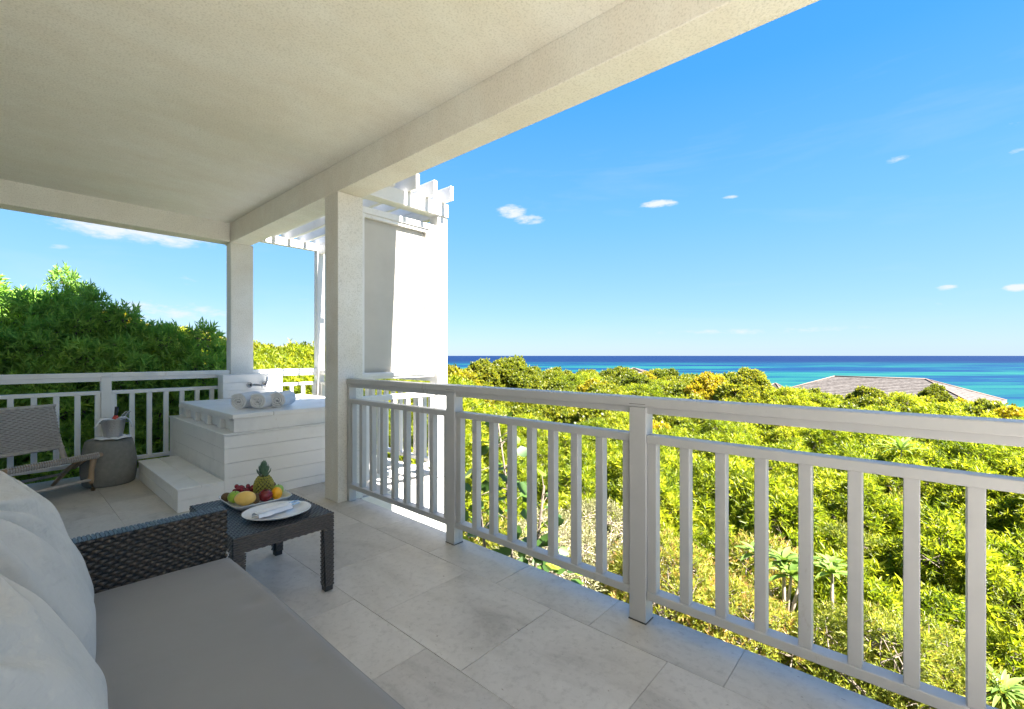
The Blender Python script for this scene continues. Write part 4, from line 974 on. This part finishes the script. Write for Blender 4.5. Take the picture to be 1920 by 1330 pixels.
# broad leaved sea grape right behind the second railing bay
bl = thing('sea_grape_tree', 'young tree with large round leaves close behind the railing between the two posts', 'tree', (2.75, 2.35, -3.2))
tw = MB(); Pl = []; Dl = []
stems = [[(3.05, 2.62, -3.2), (3.0, 2.65, -1.6), (2.98, 2.62, -.5), (2.95, 2.66, .25), (2.93, 2.75, .82)], [(3.02, 2.64, -1.5), (3.05, 2.5, -.7), (3.0, 2.4, -.1), (2.95, 2.30, .35)], [(3.0, 2.65, -1.4), (2.9, 2.8, -.8), (2.95, 2.92, -.2), (2.92, 3.0, .35)], [(3.0, 2.6, -.9), (3.1, 2.35, -.5), (3.0, 2.2, -.15)]]
rnd = random.Random(5)
stems = [[(x - .30, y - .27, z) for x, y, z in st_] for st_ in stems]
for sti in stems:
    tw.tube(sti, [.022, .016, .012, .008, .005][:len(sti)], 7)
    for a, b2 in zip(sti, sti[1:]):
        a, b2 = Vector(a), Vector(b2)
        for q in range(18):
            if a.z < -2.2: continue
            p0 = a.lerp(b2, rnd.random()); dd = Vector((rnd.uniform(-1, 1), rnd.uniform(-1, 1), rnd.uniform(-.2, .7))).normalized()
            p1 = p0 + dd * rnd.uniform(.05, .16); tw.tube([p0, p1], [.004, .003], 4); Pl.append(p1); Dl.append(dd + Vector((0, 0, -.2)))
tw.build('trunk', 'bark', bl)
Pl, Dl = np.array([tuple(p) for p in Pl]), np.array([tuple(p) for p in Dl]); nl = len(Pl)
for q in range(nl):
    if q % 1: continue
me_v = []
ln = rng.uniform(.08, .13, nl); U = unit(rng.normal(size=(nl, 3)) * .5 + np.array([-.3, -.3, 1]))
tt = rng.random(nl)
big = [leaves('leaf', np.zeros((1, 3)), np.array([[0, 1., 0]]), np.array([[0, 0, 1.]]), np.array([1.]), np.array([.92]), np.array([tv]), ROUND, 'leaf_broad') for tv in (.1, .35, .6, .9)]
for q in range(nl):
    o = bpy.data.objects.new('leaf', big[int(tt[q] ** 1.5 * 3.99)]); link(o, bl)
    D = Vector(Dl[q]).normalized(); Uq = Vector(U[q]); X = D.cross(Uq).normalized(); Z = X.cross(D)
    M = Matrix((X, D, Z)).transposed().to_4x4(); M.translation = Vector(Pl[q]) - Vector(bl.location)
    o.matrix_basis = M @ Matrix.Scale(float(ln[q]), 4)
# rosette plants
def rosette(loc, r, k, label, name='rosette_plant', mat='leaf_pale', wd=.14, heads=5, spread_r=.4, group=None, curl=1.0):
    t = thing(name, label, 'plant', loc, group=group); rnd = random.Random(int(loc[0] * 100))
    tk = MB()
    for h in range(heads):
        a = rnd.uniform(0, 2 * PI); q = spread_r * math.sqrt(rnd.random()) if h else 0
        c = Vector((q * math.cos(a), q * math.sin(a), rnd.uniform(-.18, 0))); tk.tube([(0, 0, -1.2), c * .5 + Vector((0, 0, -.5)), c], [.03, .022, .015], 6)
        for i in range(k):
            b = i * 2.399 + rnd.random() * .3; el = R(12 + 66 * (i / k)) + rnd.uniform(-.1, .1); l = r * rnd.uniform(.8, 1.1) * (1 - .25 * i / k)
            dh = Vector((math.cos(b), math.sin(b), 0)); sd_ = Vector((-math.sin(b), math.cos(b), 0)); P = []
            for s in range(7):
                f = s / 6; wq = wd * r * (math.sin(PI * min(1, f * .92 + .06)) ** .8) * .5
                pt_ = c + dh * (l * f * math.cos(el * (1 - .35 * f * curl))) + Vector((0, 0, l * f * math.sin(el) - .35 * l * f * f * curl))
                P.append([pt_ - sd_ * wq + Vector((0, 0, wq * .35)), pt_, pt_ + sd_ * wq + Vector((0, 0, wq * .35))])
            lo = MB().quadgrid(P)
            tk_name = lo.build('leaf', mat, t, local=True)
            at_ = tk_name.data.attributes.new('tint', 'FLOAT', 'FACE'); tv = rnd.random(); at_.data.foreach_set('value', [tv] * len(tk_name.data.polygons))
    tk.build('stem', 'pale_twig', t, local=True)
    return t
w = at_depth(1470, 1040, 5.6); rosette(tuple(w), .30, 16, 'rosettes of long light green leaves seen between the balusters right of the second post', wd=.26, heads=4, spread_r=.42)
w = at_depth(1560, 1060, 5.5); rosette(tuple(w), .26, 14, 'smaller light green leaf rosettes right of the larger ones', wd=.26, heads=2, spread_r=.22)
w = at_depth(1880, 1300, 3.9); rosette(tuple(w), .38, 30, 'pale striped spider lily clump at the lower right corner', 'spider_lily', 'leaf_pale', .085, 2, .22, curl=1.4)
w = at_depth(1690, 838, 13.0); rosette(tuple(w), .8, 24, 'fan of pale palm-like leaves among the bushes under the right top rail', 'young_palm', 'leaf_pale', .10, 1, .1, curl=.9)

# ------------------------------------------------------------------ villas
def villa(name, label, base, ang, Lr, Wr, inset, eave_z, rise, wall_h, cat='villa'):
    """base: near right corner; long side runs along direction ang, short side to its right"""
    t = thing(name, label, cat, (base[0], base[1], eave_z - wall_h))
    a = Vector((math.cos(ang), math.sin(ang), 0)); c = Vector((math.sin(ang), -math.cos(ang), 0)); o = Vector((base[0], base[1], 0))
    def P_(l, w_, z): return o + a * l + c * w_ + Vector((0, 0, z))
    e = eave_z; rz_ = e + rise; ns = 16
    corners = [P_(0, 0, e), P_(Lr, 0, e), P_(Lr, Wr, e), P_(0, Wr, e)]; ridge = [P_(inset, Wr / 2, rz_), P_(Lr - inset, Wr / 2, rz_)]
    up = Vector((0, 0, .03))
    faces = [(corners[0], corners[1], ridge[1], ridge[0]), (corners[2], corners[3], ridge[0], ridge[1]), (corners[3], corners[0], ridge[0], ridge[0]), (corners[1], corners[2], ridge[1], ridge[1])]
    for p0, p1, q1, q0 in faces:     # each course of shingles steps up over the next one
        mb = MB()
        for i in range(ns):
            f0, f1 = i / ns, (i + 1) / ns
            A, B = p0.lerp(q0, f0), p1.lerp(q1, f0); C_, D_ = p0.lerp(q0, f1), p1.lerp(q1, f1)
            mb.add([A, B, B + up, A + up, D_, C_], [(0, 1, 2, 3), (3, 2, 4, 5)])
        mb.build('roof_slope', 'shingles', t)
    mb = MB()
    for p, q in [(corners[0], ridge[0]), (corners[3], ridge[0]), (corners[1], ridge[1]), (corners[2], ridge[1]), (ridge[0], ridge[1])]: mb.tube([p + up * 1.5, q + up * 1.5], .07, 5)
    mb.build('ridge_cap', 'ridge_wood', t)
    mb = MB()
    for p, q in zip(corners, corners[1:] + corners[:1]): mb.add([p + up * .2, q + up * .2, q - up * 6, p - up * 6], [(0, 1, 2, 3)])
    f_ = mb.build('fascia', 'warm_white_paint', t); f_.modifiers.new('t', 'SOLIDIFY').thickness = .05
    ins = .6; mb = MB(); cc = [P_(ins, ins, 0), P_(Lr - ins, ins, 0), P_(Lr - ins, Wr - ins, 0), P_(ins, Wr - ins, 0)]
    for p, q in zip(cc, cc[1:] + cc[:1]): mb.add([p + Vector((0, 0, e - wall_h)), q + Vector((0, 0, e - wall_h)), q + Vector((0, 0, e)), p + Vector((0, 0, e))], [(0, 1, 2, 3)])
    mb.build('wall', 'render_wall', t)
    return t
simple('ridge_wood', (.20, .14, .11), .9)
def cam_xy(px, d): u = (px - CX) / F; v_ = FW * d + RT * (u * d); return (v_.x, v_.y)
# direction (-.6,.8) in (right, forward) space
dv = (RT * -.6 + FW * .8); ang = math.atan2(dv.y, dv.x)
villa('villa', 'low villa with a weathered shingled hip roof among the trees before the sea', cam_xy(1845, 35), ang, 16.2, 11.6, 4.5, -2.85, 1.95, 3.5)
villa('villa', 'small piece of weathered roof left of the big shingled roof', cam_xy(1470, 48), ang, 3, 3, 1.4, -2.9, 1.1, 3)
villa('villa', 'distant pale roof peeking above the treetops near the horizon', cam_xy(1206, 62), ang + .5, 3, 3, 1.4, -.95, .45, 5)
dv = (RT * -1.0 + FW * .25); ang2 = math.atan2(dv.y, dv.x)
villa('villa', 'brown roof on the hill behind the dark hedge at the left', cam_xy(300, 42), ang2, 7, 7, 3.3, 3.2, 1.15, 6)
